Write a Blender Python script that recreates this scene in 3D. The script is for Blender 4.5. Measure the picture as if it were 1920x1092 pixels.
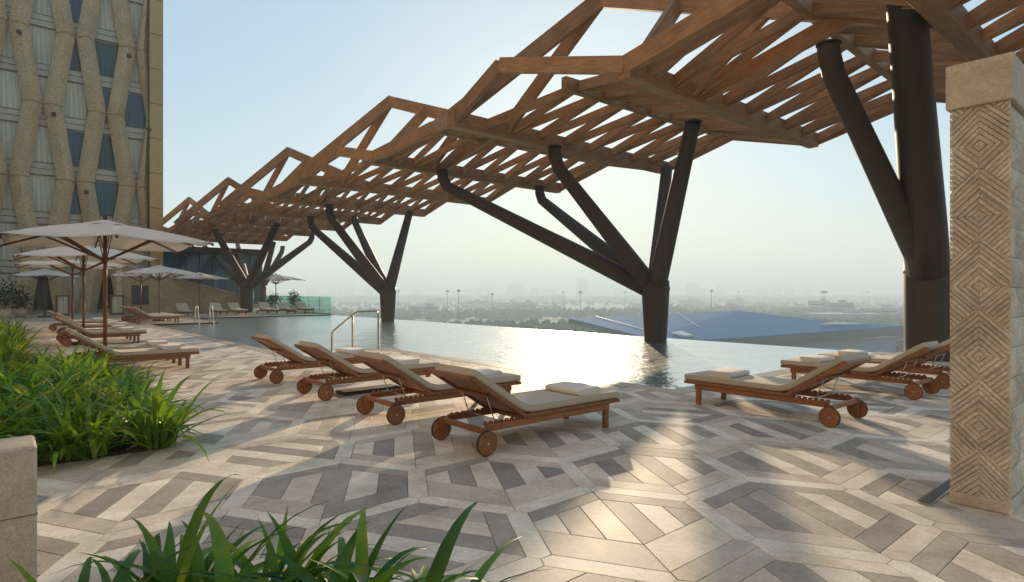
import bpy, math, random
from mathutils import Vector, Matrix, noise

# ------------------------------------------------------------------ camera, sky, sun, exposure
R = math.radians
scene = bpy.context.scene
for _o in list(bpy.data.objects):
    bpy.data.objects.remove(_o)
COL = scene.collection
random.seed(11)

EYE = 1.45                                   # eye height above the deck
FPX = 1120.0                                 # focal length in photo pixels (1920 wide)
YAW = R(49.4)
CA, SA = math.cos(YAW), math.sin(YAW)        # camera right = (CA, SA), forward = (-SA, CA)
cam_d = bpy.data.cameras.new('camera')
cam_d.sensor_width = 36.0
cam_d.lens = FPX / 1920 * 36
cam_d.shift_y = 2.0 / 1920
cam_d.clip_start = 0.05
cam_d.clip_end = 60000
cam = bpy.data.objects.new('camera', cam_d)
COL.objects.link(cam)
cam.location = (0, 0, EYE)
cam.rotation_euler = (R(90), 0, YAW)
scene.camera = cam

SUN_EL, SUN_AZ = R(12.6), R(139.4 - 5.9)     # azimuth counter-clockwise from +X
world = bpy.data.worlds.new('World')
scene.world = world
world.use_nodes = True
wn = world.node_tree
for n_ in list(wn.nodes):
    wn.nodes.remove(n_)
w_out = wn.nodes.new('ShaderNodeOutputWorld')
w_bg = wn.nodes.new('ShaderNodeBackground')
w_sky = wn.nodes.new('ShaderNodeTexSky')
w_sky.sky_type = 'NISHITA'
w_sky.sun_disc = False
w_sky.sun_elevation = SUN_EL
w_sky.sun_rotation = R(90) - SUN_AZ
w_sky.altitude = 50
w_sky.air_density = 1.0
w_sky.dust_density = 0.6
w_sky.ozone_density = 2.0
w_bg.inputs['Strength'].default_value = 0.142
w_gam = wn.nodes.new('ShaderNodeGamma')          # softens the sky's range, as the photograph's exposure blend does
w_gam.inputs['Gamma'].default_value = 0.28
w_hsv = wn.nodes.new('ShaderNodeHueSaturation')
w_hsv.inputs['Saturation'].default_value = 2.05
w_hsv.inputs['Value'].default_value = 1.42
wn.links.new(w_sky.outputs[0], w_gam.inputs['Color'])
wn.links.new(w_gam.outputs[0], w_hsv.inputs['Color'])
w_tint = wn.nodes.new('ShaderNodeMix')
w_tint.data_type = 'RGBA'
w_tint.blend_type = 'MULTIPLY'
w_tint.inputs['Factor'].default_value = 1.0
w_tint.inputs['B'].default_value = (0.82, 0.93, 0.97, 1)
wn.links.new(w_hsv.outputs[0], w_tint.inputs['A'])
wn.links.new(w_tint.outputs['Result'], w_bg.inputs['Color'])
wn.links.new(w_bg.outputs[0], w_out.inputs['Surface'])

sun_d = bpy.data.lights.new('sun', 'SUN')
sun_d.energy = 2.6
sun_d.angle = R(0.7)
sun_d.color = (1.0, 0.78, 0.52)
sun = bpy.data.objects.new('sun', sun_d)
COL.objects.link(sun)
SUN_DIR = Vector((math.cos(SUN_EL) * math.cos(SUN_AZ), math.cos(SUN_EL) * math.sin(SUN_AZ), math.sin(SUN_EL)))
sun.rotation_euler = SUN_DIR.to_track_quat('Z', 'Y').to_euler()
sun.location = (0, 0, 40)

vs = scene.view_settings
vs.view_transform = 'Standard'
vs.look = 'None'
vs.gamma = 1.0
vs.use_curve_mapping = False
vs.exposure = 1.46
try:
    scene.cycles.use_denoising = True
    scene.cycles.max_bounces = 8
    scene.cycles.transparent_max_bounces = 16
    scene.cycles.volume_bounces = 1
except Exception:
    pass


# ------------------------------------------------------------------ helpers
def at(px, py, z=0.0):
    """the point of the horizontal plane z that the photograph shows at (px, py)"""
    d = (EYE - z) * FPX / (py - 548.0)
    return along(px, d, z)


def along(px, d, z):
    x = (px - 960.0) / FPX * d
    return Vector((x * CA - d * SA, x * SA + d * CA, z))


def camxd(p):
    return (p[0] * CA + p[1] * SA, -p[0] * SA + p[1] * CA)


class MB:
    def __init__(s):
        s.v, s.f, s.m, s.s = [], [], [], []

    def add(s, vs_, fs_, mat=0, smooth=False):
        o = len(s.v)
        s.v += [tuple(p) for p in vs_]
        for f in fs_:
            s.f.append(tuple(i + o for i in f))
            s.m.append(mat)
            s.s.append(smooth)
        return s

    def box(s, c, size, mat=0, M=None):
        c = Vector(c)
        hx, hy, hz = [k / 2 for k in size]
        vs_ = []
        for dx, dy, dz in ((-1, -1, -1), (1, -1, -1), (1, 1, -1), (-1, 1, -1), (-1, -1, 1), (1, -1, 1), (1, 1, 1), (-1, 1, 1)):
            p = Vector((dx * hx, dy * hy, dz * hz))
            if M is not None:
                p = M @ p
            vs_.append(c + p)
        return s.add(vs_, [(0, 3, 2, 1), (4, 5, 6, 7), (0, 1, 5, 4), (1, 2, 6, 5), (2, 3, 7, 6), (3, 0, 4, 7)], mat)

    def cbox(s, c, size, b, mat=0, M=None):
        """box with chamfered edges"""
        c = Vector(c)
        h = [k / 2 for k in size]
        b = min(b, min(h) * 0.9)
        idx, vs_ = {}, []
        for sx in (-1, 1):
            for sy in (-1, 1):
                for sz in (-1, 1):
                    for ax in range(3):
                        p = [sx * h[0], sy * h[1], sz * h[2]]
                        for k in range(3):
                            if k != ax:
                                p[k] -= (sx, sy, sz)[k] * b
                        q = Vector(p)
                        if M is not None:
                            q = M @ q
                        idx[(sx, sy, sz, ax)] = len(vs_)
                        vs_.append(c + q)
        fs_ = []
        for ax in range(3):
            a1, a2 = (ax + 1) % 3, (ax + 2) % 3
            for sg in (-1, 1):
                q = []
                for k1, k2 in ((-1, -1), (1, -1), (1, 1), (-1, 1)):
                    t = [0, 0, 0]
                    t[ax], t[a1], t[a2] = sg, k1, k2
                    q.append(idx[(t[0], t[1], t[2], ax)])
                fs_.append(tuple(q if sg > 0 else q[::-1]))
            for k1 in (-1, 1):
                for k2 in (-1, 1):
                    lo, hi = [0, 0, 0], [0, 0, 0]
                    lo[ax], hi[ax] = -1, 1
                    lo[a1] = hi[a1] = k1
                    lo[a2] = hi[a2] = k2
                    q = [idx[tuple(lo) + (a1,)], idx[tuple(hi) + (a1,)], idx[tuple(hi) + (a2,)], idx[tuple(lo) + (a2,)]]
                    fs_.append(tuple(q if k1 * k2 < 0 else q[::-1]))
        for sx in (-1, 1):
            for sy in (-1, 1):
                for sz in (-1, 1):
                    q = [idx[(sx, sy, sz, k)] for k in range(3)]
                    fs_.append(tuple(q if sx * sy * sz > 0 else q[::-1]))
        return s.add(vs_, fs_, mat)

    def bar(s, p0, p1, w, h, mat=0, up=(0, 0, 1), b=0.0):
        p0, p1 = Vector(p0), Vector(p1)
        M = frame(p0, p1, up)
        if b > 0:
            return s.cbox((p0 + p1) / 2, ((p1 - p0).length, w, h), b, mat, M)
        return s.box((p0 + p1) / 2, ((p1 - p0).length, w, h), mat, M)

    def tube(s, pts, rad, n=10, mat=0, cap=True):
        pts = [Vector(p) for p in pts]
        if not isinstance(rad, (list, tuple)):
            rad = [rad] * len(pts)
        vs_, fs_ = [], []
        ref = None
        for i, p in enumerate(pts):
            if i == 0:
                d = pts[1] - p
            elif i == len(pts) - 1:
                d = p - pts[i - 1]
            else:
                d = (pts[i + 1] - p).normalized() + (p - pts[i - 1]).normalized()
            d.normalize()
            if ref is None:
                ref = d.orthogonal().normalized()
            ref = (ref - d * ref.dot(d)).normalized()
            b = d.cross(ref)
            for k in range(n):
                a = 2 * math.pi * k / n
                vs_.append(p + (ref * math.cos(a) + b * math.sin(a)) * rad[i])
        for i in range(len(pts) - 1):
            for k in range(n):
                k2 = (k + 1) % n
                fs_.append((i * n + k, i * n + k2, (i + 1) * n + k2, (i + 1) * n + k))
        s.add(vs_, fs_, mat, True)
        if cap:
            o = len(s.v) - len(vs_)
            s.f.append(tuple(o + k for k in range(n))[::-1])
            s.m.append(mat)
            s.s.append(False)
            s.f.append(tuple(o + (len(pts) - 1) * n + k for k in range(n)))
            s.m.append(mat)
            s.s.append(False)
        return s

    def lathe(s, prof, n=24, c=(0, 0, 0), mat=0, smooth=True, M=None):
        c = Vector(c)
        vs_, fs_ = [], []
        for r, z in prof:
            for k in range(n):
                a = 2 * math.pi * k / n
                p = Vector((r * math.cos(a), r * math.sin(a), z))
                if M is not None:
                    p = M @ p
                vs_.append(c + p)
        for i in range(len(prof) - 1):
            for k in range(n):
                k2 = (k + 1) % n
                fs_.append((i * n + k, i * n + k2, (i + 1) * n + k2, (i + 1) * n + k))
        s.add(vs_, fs_, mat, smooth)
        o = len(s.v) - len(vs_)
        for row, rev in ((0, True), (len(prof) - 1, False)):
            if prof[row][0] > 1e-5:
                q = tuple(o + row * n + k for k in range(n))
                s.f.append(q[::-1] if rev else q)
                s.m.append(mat)
                s.s.append(False)
        return s

    def prism(s, poly, z0, z1, mat=0):
        n = len(poly)
        a = sum(poly[i][0] * poly[(i + 1) % n][1] - poly[(i + 1) % n][0] * poly[i][1] for i in range(n))
        if a < 0:
            poly = poly[::-1]
        vs_ = [(p[0], p[1], z0) for p in poly] + [(p[0], p[1], z1) for p in poly]
        fs_ = [tuple(range(n))[::-1], tuple(range(n, 2 * n))]
        fs_ += [(i, (i + 1) % n, n + (i + 1) % n, n + i) for i in range(n)]
        return s.add(vs_, fs_, mat)

    def sweep(s, rings, mat=0, smooth=True, closed=True):
        """rings: list of equal-length closed loops"""
        n = len(rings[0])
        vs_ = [p for r in rings for p in r]
        fs_ = []
        for i in range(len(rings) - 1):
            for k in range(n):
                k2 = (k + 1) % n
                fs_.append((i * n + k, i * n + k2, (i + 1) * n + k2, (i + 1) * n + k))
        s.add(vs_, fs_, mat, smooth)
        if closed:
            o = len(s.v) - len(vs_)
            s.f.append(tuple(o + k for k in range(n))[::-1])
            s.f.append(tuple(o + (len(rings) - 1) * n + k for k in range(n)))
            s.m += [mat, mat]
            s.s += [False, False]
        return s

    def mesh(s, name, mats):
        me = bpy.data.meshes.new(name)
        me.from_pydata(s.v, [], s.f)
        for m in (mats if isinstance(mats, (list, tuple)) else [mats]):
            me.materials.append(m)
        me.polygons.foreach_set('material_index', s.m)
        me.polygons.foreach_set('use_smooth', s.s)
        me.update()
        return me

    def build(s, name, mats, parent=None, loc=None):
        return link(name, s.mesh(name, mats), parent, loc)


def frame(p0, p1, up=(0, 0, 1)):
    x = (Vector(p1) - Vector(p0)).normalized()
    u = Vector(up)
    y = u.cross(x)
    if y.length < 1e-4:
        y = Vector((0, 1, 0)).cross(x)
    y.normalize()
    z = x.cross(y)
    return Matrix((x, y, z)).transposed()


def link(name, data, parent=None, loc=None):
    o = bpy.data.objects.new(name, data)
    COL.objects.link(o)
    if parent is not None:
        o.parent = parent
    if loc is not None:
        o.location = loc
    return o


def tag(o, label=None, cat=None, group=None, kind=None):
    if label:
        o['label'] = label
    if cat:
        o['category'] = cat
    if group:
        o['group'] = group
    if kind:
        o['kind'] = kind
    return o


def thing(name, label, cat, loc=(0, 0, 0), rz=0.0, group=None):
    o = link(name, None, None, loc)
    o.rotation_euler = (0, 0, rz)
    o.empty_display_size = 0.2
    return tag(o, label, cat, group)


def copy_tree(o, parent=None):
    c = o.copy()
    COL.objects.link(c)
    c.parent = parent
    for ch in o.children:
        copy_tree(ch, c)
    return c


_bar_cache = {}


def bar_obj(name, p0, p1, w, h, mat, parent, up=(0, 0, 1), b=0.012):
    """a straight timber as its own object, its length along local X so the grain follows it"""
    p0, p1 = Vector(p0), Vector(p1)
    key = (round((p1 - p0).length, 2), w, h, mat.name, b)
    if key not in _bar_cache:
        _bar_cache[key] = MB().cbox((0, 0, 0), ((p1 - p0).length, w, h), b).mesh(name, mat)
    o = link(name, _bar_cache[key], parent)
    o.matrix_local = Matrix.Translation((p0 + p1) / 2) @ frame(p0, p1, up).to_4x4()
    return o


# ------------------------------------------------------------------ materials
def new_mat(name):
    m = bpy.data.materials.new(name)
    m.use_nodes = True
    nt = m.node_tree
    return m, nt, nt.nodes['Principled BSDF']


def N(nt, kind, **kw):
    n = nt.nodes.new(kind)
    for k, v in kw.items():
        setattr(n, k, v)
    return n


def ramp(nt, stops, interp='LINEAR'):
    r = N(nt, 'ShaderNodeValToRGB')
    r.color_ramp.interpolation = interp
    e = r.color_ramp.elements
    while len(e) < len(stops):
        e.new(0.5)
    for k, (p, c) in enumerate(stops):
        e[k].position = p
        e[k].color = (c[0], c[1], c[2], 1)
    return r


def coords(nt, scale=(1, 1, 1), kind='Object'):
    if kind == 'Position':
        g = N(nt, 'ShaderNodeNewGeometry')
        src = g.outputs['Position']
    else:
        t = N(nt, 'ShaderNodeTexCoord')
        src = t.outputs[kind]
    mp = N(nt, 'ShaderNodeMapping')
    mp.inputs['Scale'].default_value = scale
    nt.links.new(src, mp.inputs['Vector'])
    return mp.outputs[0]


def noise_tex(nt, vec, scale, detail=4, rough=0.55, dist=0.0):
    n = N(nt, 'ShaderNodeTexNoise')
    n.inputs['Scale'].default_value = scale
    n.inputs['Detail'].default_value = detail
    n.inputs['Roughness'].default_value = rough
    n.inputs['Distortion'].default_value = dist
    nt.links.new(vec, n.inputs['Vector'])
    return n.outputs['Fac']


def mul_color(nt, a, b, fac=1.0):
    m = N(nt, 'ShaderNodeMix', data_type='RGBA', blend_type='MULTIPLY')
    m.inputs['Factor'].default_value = fac
    nt.links.new(a, m.inputs['A'])
    nt.links.new(b, m.inputs['B'])
    return m.outputs['Result']


def vary(nt, amount=0.2):
    """a grey factor that differs from object to object"""
    oi = N(nt, 'ShaderNodeObjectInfo')
    mr = N(nt, 'ShaderNodeMapRange')
    mr.inputs['To Min'].default_value = 1 - amount
    mr.inputs['To Max'].default_value = 1 + amount
    nt.links.new(oi.outputs['Random'], mr.inputs['Value'])
    cb = N(nt, 'ShaderNodeCombineColor')
    for k in range(3):
        nt.links.new(mr.outputs[0], cb.inputs[k])
    return cb.outputs[0]


def bump(nt, bsdf, h, strength=0.2, dist=0.01):
    b = N(nt, 'ShaderNodeBump')
    b.inputs['Strength'].default_value = strength
    b.inputs['Distance'].default_value = dist
    nt.links.new(h, b.inputs['Height'])
    nt.links.new(b.outputs[0], bsdf.inputs['Normal'])
    return b


def wood(name, dark, light, rough=0.5, grain=(1.2, 14, 14), var=0.18):
    m, nt, p = new_mat(name)
    v = coords(nt, grain)
    f = noise_tex(nt, v, 3.0, 6, 0.65, 0.6)
    rp = ramp(nt, [(0.3, dark), (0.72, light)])
    nt.links.new(f, rp.inputs[0])
    v2 = coords(nt, (1, 1, 1))
    f2 = noise_tex(nt, v2, 2.3, 3)
    rp2 = ramp(nt, [(0.3, (0.78, 0.76, 0.74)), (0.7, (1.08, 1.06, 1.04))])
    nt.links.new(f2, rp2.inputs[0])
    c = mul_color(nt, rp.outputs[0], rp2.outputs[0])
    c = mul_color(nt, c, vary(nt, var))
    nt.links.new(c, p.inputs['Base Color'])
    p.inputs['Roughness'].default_value = rough
    bump(nt, p, f, 0.25, 0.004)
    return m


def stone(name, col, rough=0.55, speck=90, var=0.08, amount=0.22, bumpy=0.25, kind='Position', bd=0.003):
    m, nt, p = new_mat(name)
    v = coords(nt, (1, 1, 1), kind)
    f1 = noise_tex(nt, v, speck, 3, 0.7)
    f2 = noise_tex(nt, v, 3.2, 5, 0.6, 0.4)
    lo = tuple(c * (1 - amount) for c in col)
    hi = tuple(min(1, c * (1 + amount)) for c in col)
    r1 = ramp(nt, [(0.3, lo), (0.7, hi)])
    nt.links.new(f1, r1.inputs[0])
    r2 = ramp(nt, [(0.28, (0.76, 0.74, 0.71)), (0.72, (1.12, 1.11, 1.10))])
    nt.links.new(f2, r2.inputs[0])
    f3 = noise_tex(nt, v, 0.9, 6, 0.7, 1.2)
    r3 = ramp(nt, [(0.36, (0.88, 0.86, 0.83)), (0.52, (1.03, 1.03, 1.03))])
    nt.links.new(f3, r3.inputs[0])
    f4 = noise_tex(nt, v, 24, 4, 0.75)
    r4 = ramp(nt, [(0.33, (0.88, 0.86, 0.84)), (0.6, (1.04, 1.04, 1.04))])
    nt.links.new(f4, r4.inputs[0])
    c = mul_color(nt, r1.outputs[0], r2.outputs[0])
    c = mul_color(nt, mul_color(nt, c, r3.outputs[0]), r4.outputs[0])
    c = mul_color(nt, c, vary(nt, var))
    nt.links.new(c, p.inputs['Base Color'])
    rr = N(nt, 'ShaderNodeMapRange')
    rr.inputs['To Min'].default_value = rough - 0.1
    rr.inputs['To Max'].default_value = rough + 0.14
    nt.links.new(f2, rr.inputs['Value'])
    nt.links.new(rr.outputs[0], p.inputs['Roughness'])
    p.inputs['Specular IOR Level'].default_value = 0.10
    bump(nt, p, f1, bumpy, bd)
    return m


def plain(name, col, rough=0.5, metal=0.0, var=0.0, bumpscale=0, bumps=0.1):
    m, nt, p = new_mat(name)
    v = coords(nt, (1, 1, 1))
    f = noise_tex(nt, v, 6.0, 4)
    r1 = ramp(nt, [(0.25, tuple(c * 0.86 for c in col)), (0.75, tuple(min(1, c * 1.1) for c in col))])
    nt.links.new(f, r1.inputs[0])
    c = r1.outputs[0]
    if var:
        c = mul_color(nt, c, vary(nt, var))
    nt.links.new(c, p.inputs['Base Color'])
    p.inputs['Roughness'].default_value = rough
    p.inputs['Metallic'].default_value = metal
    if bumpscale:
        f2 = noise_tex(nt, v, bumpscale, 3)
        bump(nt, p, f2, bumps, 0.003)
    return m


def fabric(name, col, trans=0.0):
    m, nt, p = new_mat(name)
    v = coords(nt, (1, 1, 1))
    f = noise_tex(nt, v, 3.0, 4)
    r1 = ramp(nt, [(0.3, tuple(c * 0.9 for c in col)), (0.7, tuple(min(1, c * 1.06) for c in col))])
    nt.links.new(f, r1.inputs[0])
    nt.links.new(mul_color(nt, r1.outputs[0], vary(nt, 0.05)), p.inputs['Base Color'])
    p.inputs['Roughness'].default_value = 0.9
    p.inputs['Sheen Weight'].default_value = 0.25
    f2 = noise_tex(nt, v, 420, 2)
    f3 = noise_tex(nt, v, 9, 3)
    mx = N(nt, 'ShaderNodeMath', operation='MULTIPLY_ADD')
    mx.inputs[1].default_value = 3.0
    nt.links.new(f3, mx.inputs[0])
    nt.links.new(f2, mx.inputs[2])
    bump(nt, p, mx.outputs[0], 0.35, 0.004)
    if trans:
        tr = N(nt, 'ShaderNodeBsdfTranslucent')
        tr.inputs['Color'].default_value = (col[0], col[1] * 0.97, col[2] * 0.92, 1)
        ms = N(nt, 'ShaderNodeMixShader')
        ms.inputs[0].default_value = trans
        out = nt.nodes['Material Output']
        nt.links.new(p.outputs[0], ms.inputs[1])
        nt.links.new(tr.outputs[0], ms.inputs[2])
        nt.links.new(ms.outputs[0], out.inputs['Surface'])
    return m


def leaf_mat(name, dark, light, tip):
    m, nt, p = new_mat(name)
    v = coords(nt, (1, 1, 1))
    f = noise_tex(nt, v, 5.0, 3)
    oi = N(nt, 'ShaderNodeObjectInfo')
    ad = N(nt, 'ShaderNodeMath', operation='ADD')
    nt.links.new(f, ad.inputs[0])
    mr = N(nt, 'ShaderNodeMapRange')
    mr.inputs['To Min'].default_value = -0.22
    mr.inputs['To Max'].default_value = 0.22
    nt.links.new(oi.outputs['Random'], mr.inputs['Value'])
    nt.links.new(mr.outputs[0], ad.inputs[1])
    r1 = ramp(nt, [(0.25, dark), (0.58, light), (0.86, tip)])
    nt.links.new(ad.outputs[0], r1.inputs[0])
    nt.links.new(r1.outputs[0], p.inputs['Base Color'])
    p.inputs['Roughness'].default_value = 0.38
    v3 = coords(nt, (3, 60, 3))
    bump(nt, p, noise_tex(nt, v3, 2, 2), 0.15, 0.002)
    tr = N(nt, 'ShaderNodeBsdfTranslucent')
    tc = mul_color(nt, r1.outputs[0], r1.outputs[0], 0.0)
    nt.links.new(tc, tr.inputs['Color'])
    ms = N(nt, 'ShaderNodeMixShader')
    ms.inputs[0].default_value = 0.5
    out = nt.nodes['Material Output']
    nt.links.new(p.outputs[0], ms.inputs[1])
    nt.links.new(tr.outputs[0], ms.inputs[2])
    nt.links.new(ms.outputs[0], out.inputs['Surface'])
    return m


M = {}
M['teak'] = wood('teak', (0.17, 0.052, 0.014), (0.42, 0.165, 0.05), 0.42)
M['pole_wood'] = wood('pole wood', (0.12, 0.04, 0.014), (0.27, 0.10, 0.035), 0.45, (12, 12, 1.0))
M['timber'] = wood('canopy timber', (0.235, 0.112, 0.044), (0.46, 0.245, 0.105), 0.6, (0.7, 9, 9), 0.2)
M['bronze'] = plain('dark bronze paint', (0.042, 0.022, 0.010), 0.6, 0.0, 0, 35, 0.12)
M['cushion'] = fabric('cushion fabric', (0.52, 0.425, 0.315))
M['towel'] = fabric('towel', (0.70, 0.63, 0.55))
M['parasol'] = fabric('parasol cloth', (0.88, 0.81, 0.74), 0.32)
M['rubber'] = plain('rubber', (0.02, 0.018, 0.016), 0.7)
M['steel'] = plain('brushed steel', (0.62, 0.6, 0.56), 0.25, 1.0)
M['brass'] = plain('aged brass', (0.50, 0.36, 0.17), 0.24, 1.0)
M['black'] = plain('black plastic', (0.02, 0.02, 0.02), 0.4)
TILE = [stone('tile pale', (0.84, 0.73, 0.61), 0.56, 120, 0.07),
        stone('tile cream', (0.76, 0.645, 0.52), 0.56, 120, 0.08),
        stone('tile sand', (0.61, 0.52, 0.425), 0.56, 120, 0.09),
        stone('tile taupe', (0.44, 0.38, 0.315), 0.56, 120, 0.10),
        stone('tile grey', (0.37, 0.325, 0.28), 0.56, 120, 0.10)]
M['deck'] = stone('deck stone', (0.56, 0.47, 0.38), 0.42, 60, 0.0, 0.2)
M['grout'] = stone('grout', (0.24, 0.20, 0.15), 0.8, 150, 0.0)
M['coping'] = stone('coping stone', (0.55, 0.45, 0.34), 0.4, 110, 0.06)
M['pier'] = stone('carved sandstone', (0.66, 0.60, 0.52), 0.8, 45, 0.13, 0.2, 0.5, 'Position', 0.006)
M['pier_back'] = stone('pier joint stone', (0.40, 0.345, 0.275), 0.9, 45, 0.0)
M['pier_cap'] = stone('pier cap stone', (0.63, 0.565, 0.485), 0.85, 60, 0.0, 0.12, 0.4, 'Position', 0.004)
M['planter'] = stone('planter stone', (0.60, 0.50, 0.385), 0.55, 130, 0.0)
M['ramp_wall'] = stone('render wall', (0.42, 0.33, 0.225), 0.85, 14, 0.0, 0.16, 0.3)
M['soil'] = stone('soil', (0.045, 0.030, 0.018), 0.95, 40, 0.0, 0.4, 0.8)
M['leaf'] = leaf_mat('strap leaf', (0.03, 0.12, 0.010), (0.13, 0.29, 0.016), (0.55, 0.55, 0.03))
M['leaf_sunlit'] = leaf_mat('strap leaf painted sunlit', (0.055, 0.15, 0.012), (0.24, 0.37, 0.02), (0.64, 0.60, 0.05))  # brighter copy of the strap leaf, sunlight put into its colour
M['leaf_dry'] = leaf_mat('yellowed leaf', (0.22, 0.13, 0.03), (0.42, 0.33, 0.06), (0.5, 0.45, 0.10))
M['leaf_dark'] = leaf_mat('shrub leaf', (0.010, 0.035, 0.008), (0.03, 0.075, 0.015), (0.08, 0.13, 0.03))
M['fin'] = plain('bronze cladding', (0.42, 0.265, 0.10), 0.38, 0.45, 0.08)
M['spandrel'] = plain('spandrel', (0.46, 0.42, 0.32), 0.5, 0.1, 0.06)
M['mullion'] = plain('mullion', (0.10, 0.085, 0.06), 0.4, 0.5)


def perforated():
    m, nt, p = new_mat('perforated bronze')
    v = coords(nt, (1, 1, 1), 'Position')
    vo = N(nt, 'ShaderNodeTexVoronoi')
    vo.inputs['Scale'].default_value = 13.0
    nt.links.new(v, vo.inputs['Vector'])
    r1 = ramp(nt, [(0.16, (0.17, 0.115, 0.06)), (0.44, (0.66, 0.485, 0.285))])
    nt.links.new(vo.outputs['Distance'], r1.inputs[0])
    f = noise_tex(nt, v, 0.7, 4)
    r2 = ramp(nt, [(0.3, (0.82, 0.82, 0.82)), (0.7, (1.1, 1.08, 1.05))])
    nt.links.new(f, r2.inputs[0])
    nt.links.new(mul_color(nt, r1.outputs[0], r2.outputs[0]), p.inputs['Base Color'])
    p.inputs['Roughness'].default_value = 0.5
    p.inputs['Metallic'].default_value = 0.2
    bump(nt, p, vo.outputs['Distance'], 0.6, 0.05)
    return m


M['perforated'] = perforated()


def pane(name, col, rough=0.06, folds=True):
    """window glass with what hangs right behind it"""
    m, nt, p = new_mat(name)
    v = coords(nt, (1, 7.0, 0.25))
    f = noise_tex(nt, v, 1.0, 3, 0.6)
    r1 = ramp(nt, [(0.3, tuple(c * (0.6 if folds else 0.35) for c in col)), (0.7, tuple(min(1, c * 1.25) for c in col))])
    nt.links.new(f, r1.inputs[0])
    nt.links.new(mul_color(nt, r1.outputs[0], vary(nt, 0.18)), p.inputs['Base Color'])
    p.inputs['Roughness'].default_value = rough
    p.inputs['Specular IOR Level'].default_value = 0.35
    return m


M['pane_curtain'] = pane('curtained pane', (0.55, 0.51, 0.37))
M['pane_blue'] = pane('blue pane', (0.03, 0.105, 0.19), 0.03, False)
M['pane_teal'] = pane('teal pane', (0.03, 0.10, 0.11), 0.05, False)
M['pane_dark'] = pane('dark pane', (0.03, 0.035, 0.025), 0.05, False)


def glass_sheet(name, col, op):
    m, nt, p = new_mat(name)
    out = nt.nodes['Material Output']
    tr = N(nt, 'ShaderNodeBsdfTransparent')
    tr.inputs['Color'].default_value = (*col, 1)
    gl = N(nt, 'ShaderNodeBsdfGlossy')
    gl.inputs['Roughness'].default_value = 0.02
    df = N(nt, 'ShaderNodeBsdfDiffuse')
    df.inputs['Color'].default_value = (col[0] * 0.8, col[1], col[2], 1)
    fr = N(nt, 'ShaderNodeFresnel')
    fr.inputs['IOR'].default_value = 1.4
    m1 = N(nt, 'ShaderNodeMixShader')
    m1.inputs[0].default_value = op
    nt.links.new(tr.outputs[0], m1.inputs[1])
    nt.links.new(df.outputs[0], m1.inputs[2])
    m2 = N(nt, 'ShaderNodeMixShader')
    ge = N(nt, 'ShaderNodeNewGeometry')
    sb = N(nt, 'ShaderNodeMath', operation='SUBTRACT', use_clamp=True)
    nt.links.new(fr.outputs[0], sb.inputs[0])
    nt.links.new(ge.outputs['Backfacing'], sb.inputs[1])
    nt.links.new(sb.outputs[0], m2.inputs[0])
    nt.links.new(m1.outputs[0], m2.inputs[1])
    nt.links.new(gl.outputs[0], m2.inputs[2])
    nt.links.new(m2.outputs[0], out.inputs['Surface'])
    return m


M['glass'] = glass_sheet('balustrade glass', (0.72, 0.92, 0.87), 0.12)


def water_mat():
    m, nt, p = new_mat('pool water')
    out = nt.nodes['Material Output']
    v = coords(nt, (1, 1, 1), 'Position')
    n1 = noise_tex(nt, v, 1.1, 3, 0.5, 0.6)
    n2 = noise_tex(nt, v, 5.5, 3, 0.55, 0.4)
    ma = N(nt, 'ShaderNodeMath', operation='MULTIPLY_ADD')
    ma.inputs[1].default_value = 0.30
    nt.links.new(n2, ma.inputs[0])
    nt.links.new(n1, ma.inputs[2])
    b = N(nt, 'ShaderNodeBump')
    b.inputs['Strength'].default_value = 0.5
    b.inputs['Distance'].default_value = 0.11
    nt.links.new(ma.outputs[0], b.inputs['Height'])
    tr = N(nt, 'ShaderNodeBsdfTransparent')
    tr.inputs['Color'].default_value = (0.68, 0.94, 0.92, 1)
    gl = N(nt, 'ShaderNodeBsdfGlossy')
    gl.inputs['Roughness'].default_value = 0.2
    nt.links.new(b.outputs[0], gl.inputs['Normal'])
    fr = N(nt, 'ShaderNodeFresnel')
    fr.inputs['IOR'].default_value = 1.33
    nt.links.new(b.outputs[0], fr.inputs['Normal'])
    ms = N(nt, 'ShaderNodeMixShader')
    mk = N(nt, 'ShaderNodeMath', operation='MULTIPLY')
    mk.inputs[1].default_value = 0.92
    nt.links.new(fr.outputs[0], mk.inputs[0])
    nt.links.new(mk.outputs[0], ms.inputs[0])
    df = N(nt, 'ShaderNodeBsdfDiffuse')
    df.inputs['Color'].default_value = (0.66, 0.88, 0.85, 1)
    mw = N(nt, 'ShaderNodeMixShader')
    mw.inputs[0].default_value = 0.55
    nt.links.new(tr.outputs[0], mw.inputs[1])
    nt.links.new(df.outputs[0], mw.inputs[2])
    nt.links.new(mw.outputs[0], ms.inputs[1])
    nt.links.new(gl.outputs[0], ms.inputs[2])
    nt.links.new(ms.outputs[0], out.inputs['Surface'])
    return m


M['water'] = water_mat()
M['pool_tile'] = stone('pool mosaic', (0.42, 0.84, 0.82), 0.4, 30, 0.0, 0.25)


# ------------------------------------------------------------------ deck and pool
POOL = [(-5.2, 7.6), (-13.8, 7.6), (-13.8, 5.1), (-31.0, 5.1), (-31.0, 8.0), (-37.0, 8.0), (-37.0, 16.2), (-5.2, 16.2)]
CW = 0.32                                                   # coping width
DECK_RECTS = [(-13.8 + CW, 7.0, -6.0, 7.6 - CW), (-5.2 + CW, 7.0, 7.6 - CW, 16.6),
              (-31.0 - CW, -13.8 + CW, -6.0, 5.1 - CW), (-60.0, -31.0 - CW, -6.0, 8.0 - CW), (-60.0, -37.0 - CW, 8.0 - CW, 16.6)]
# slab that carries the tiles, a real plate around the pool
mb = MB()
for (a, b, c, d) in DECK_RECTS:
    mb.prism([(a, c), (b, c), (b, d), (a, d)], -0.6, -0.012)
deck = mb.build('deck', M['grout'])
tag(deck, kind='structure')

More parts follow.
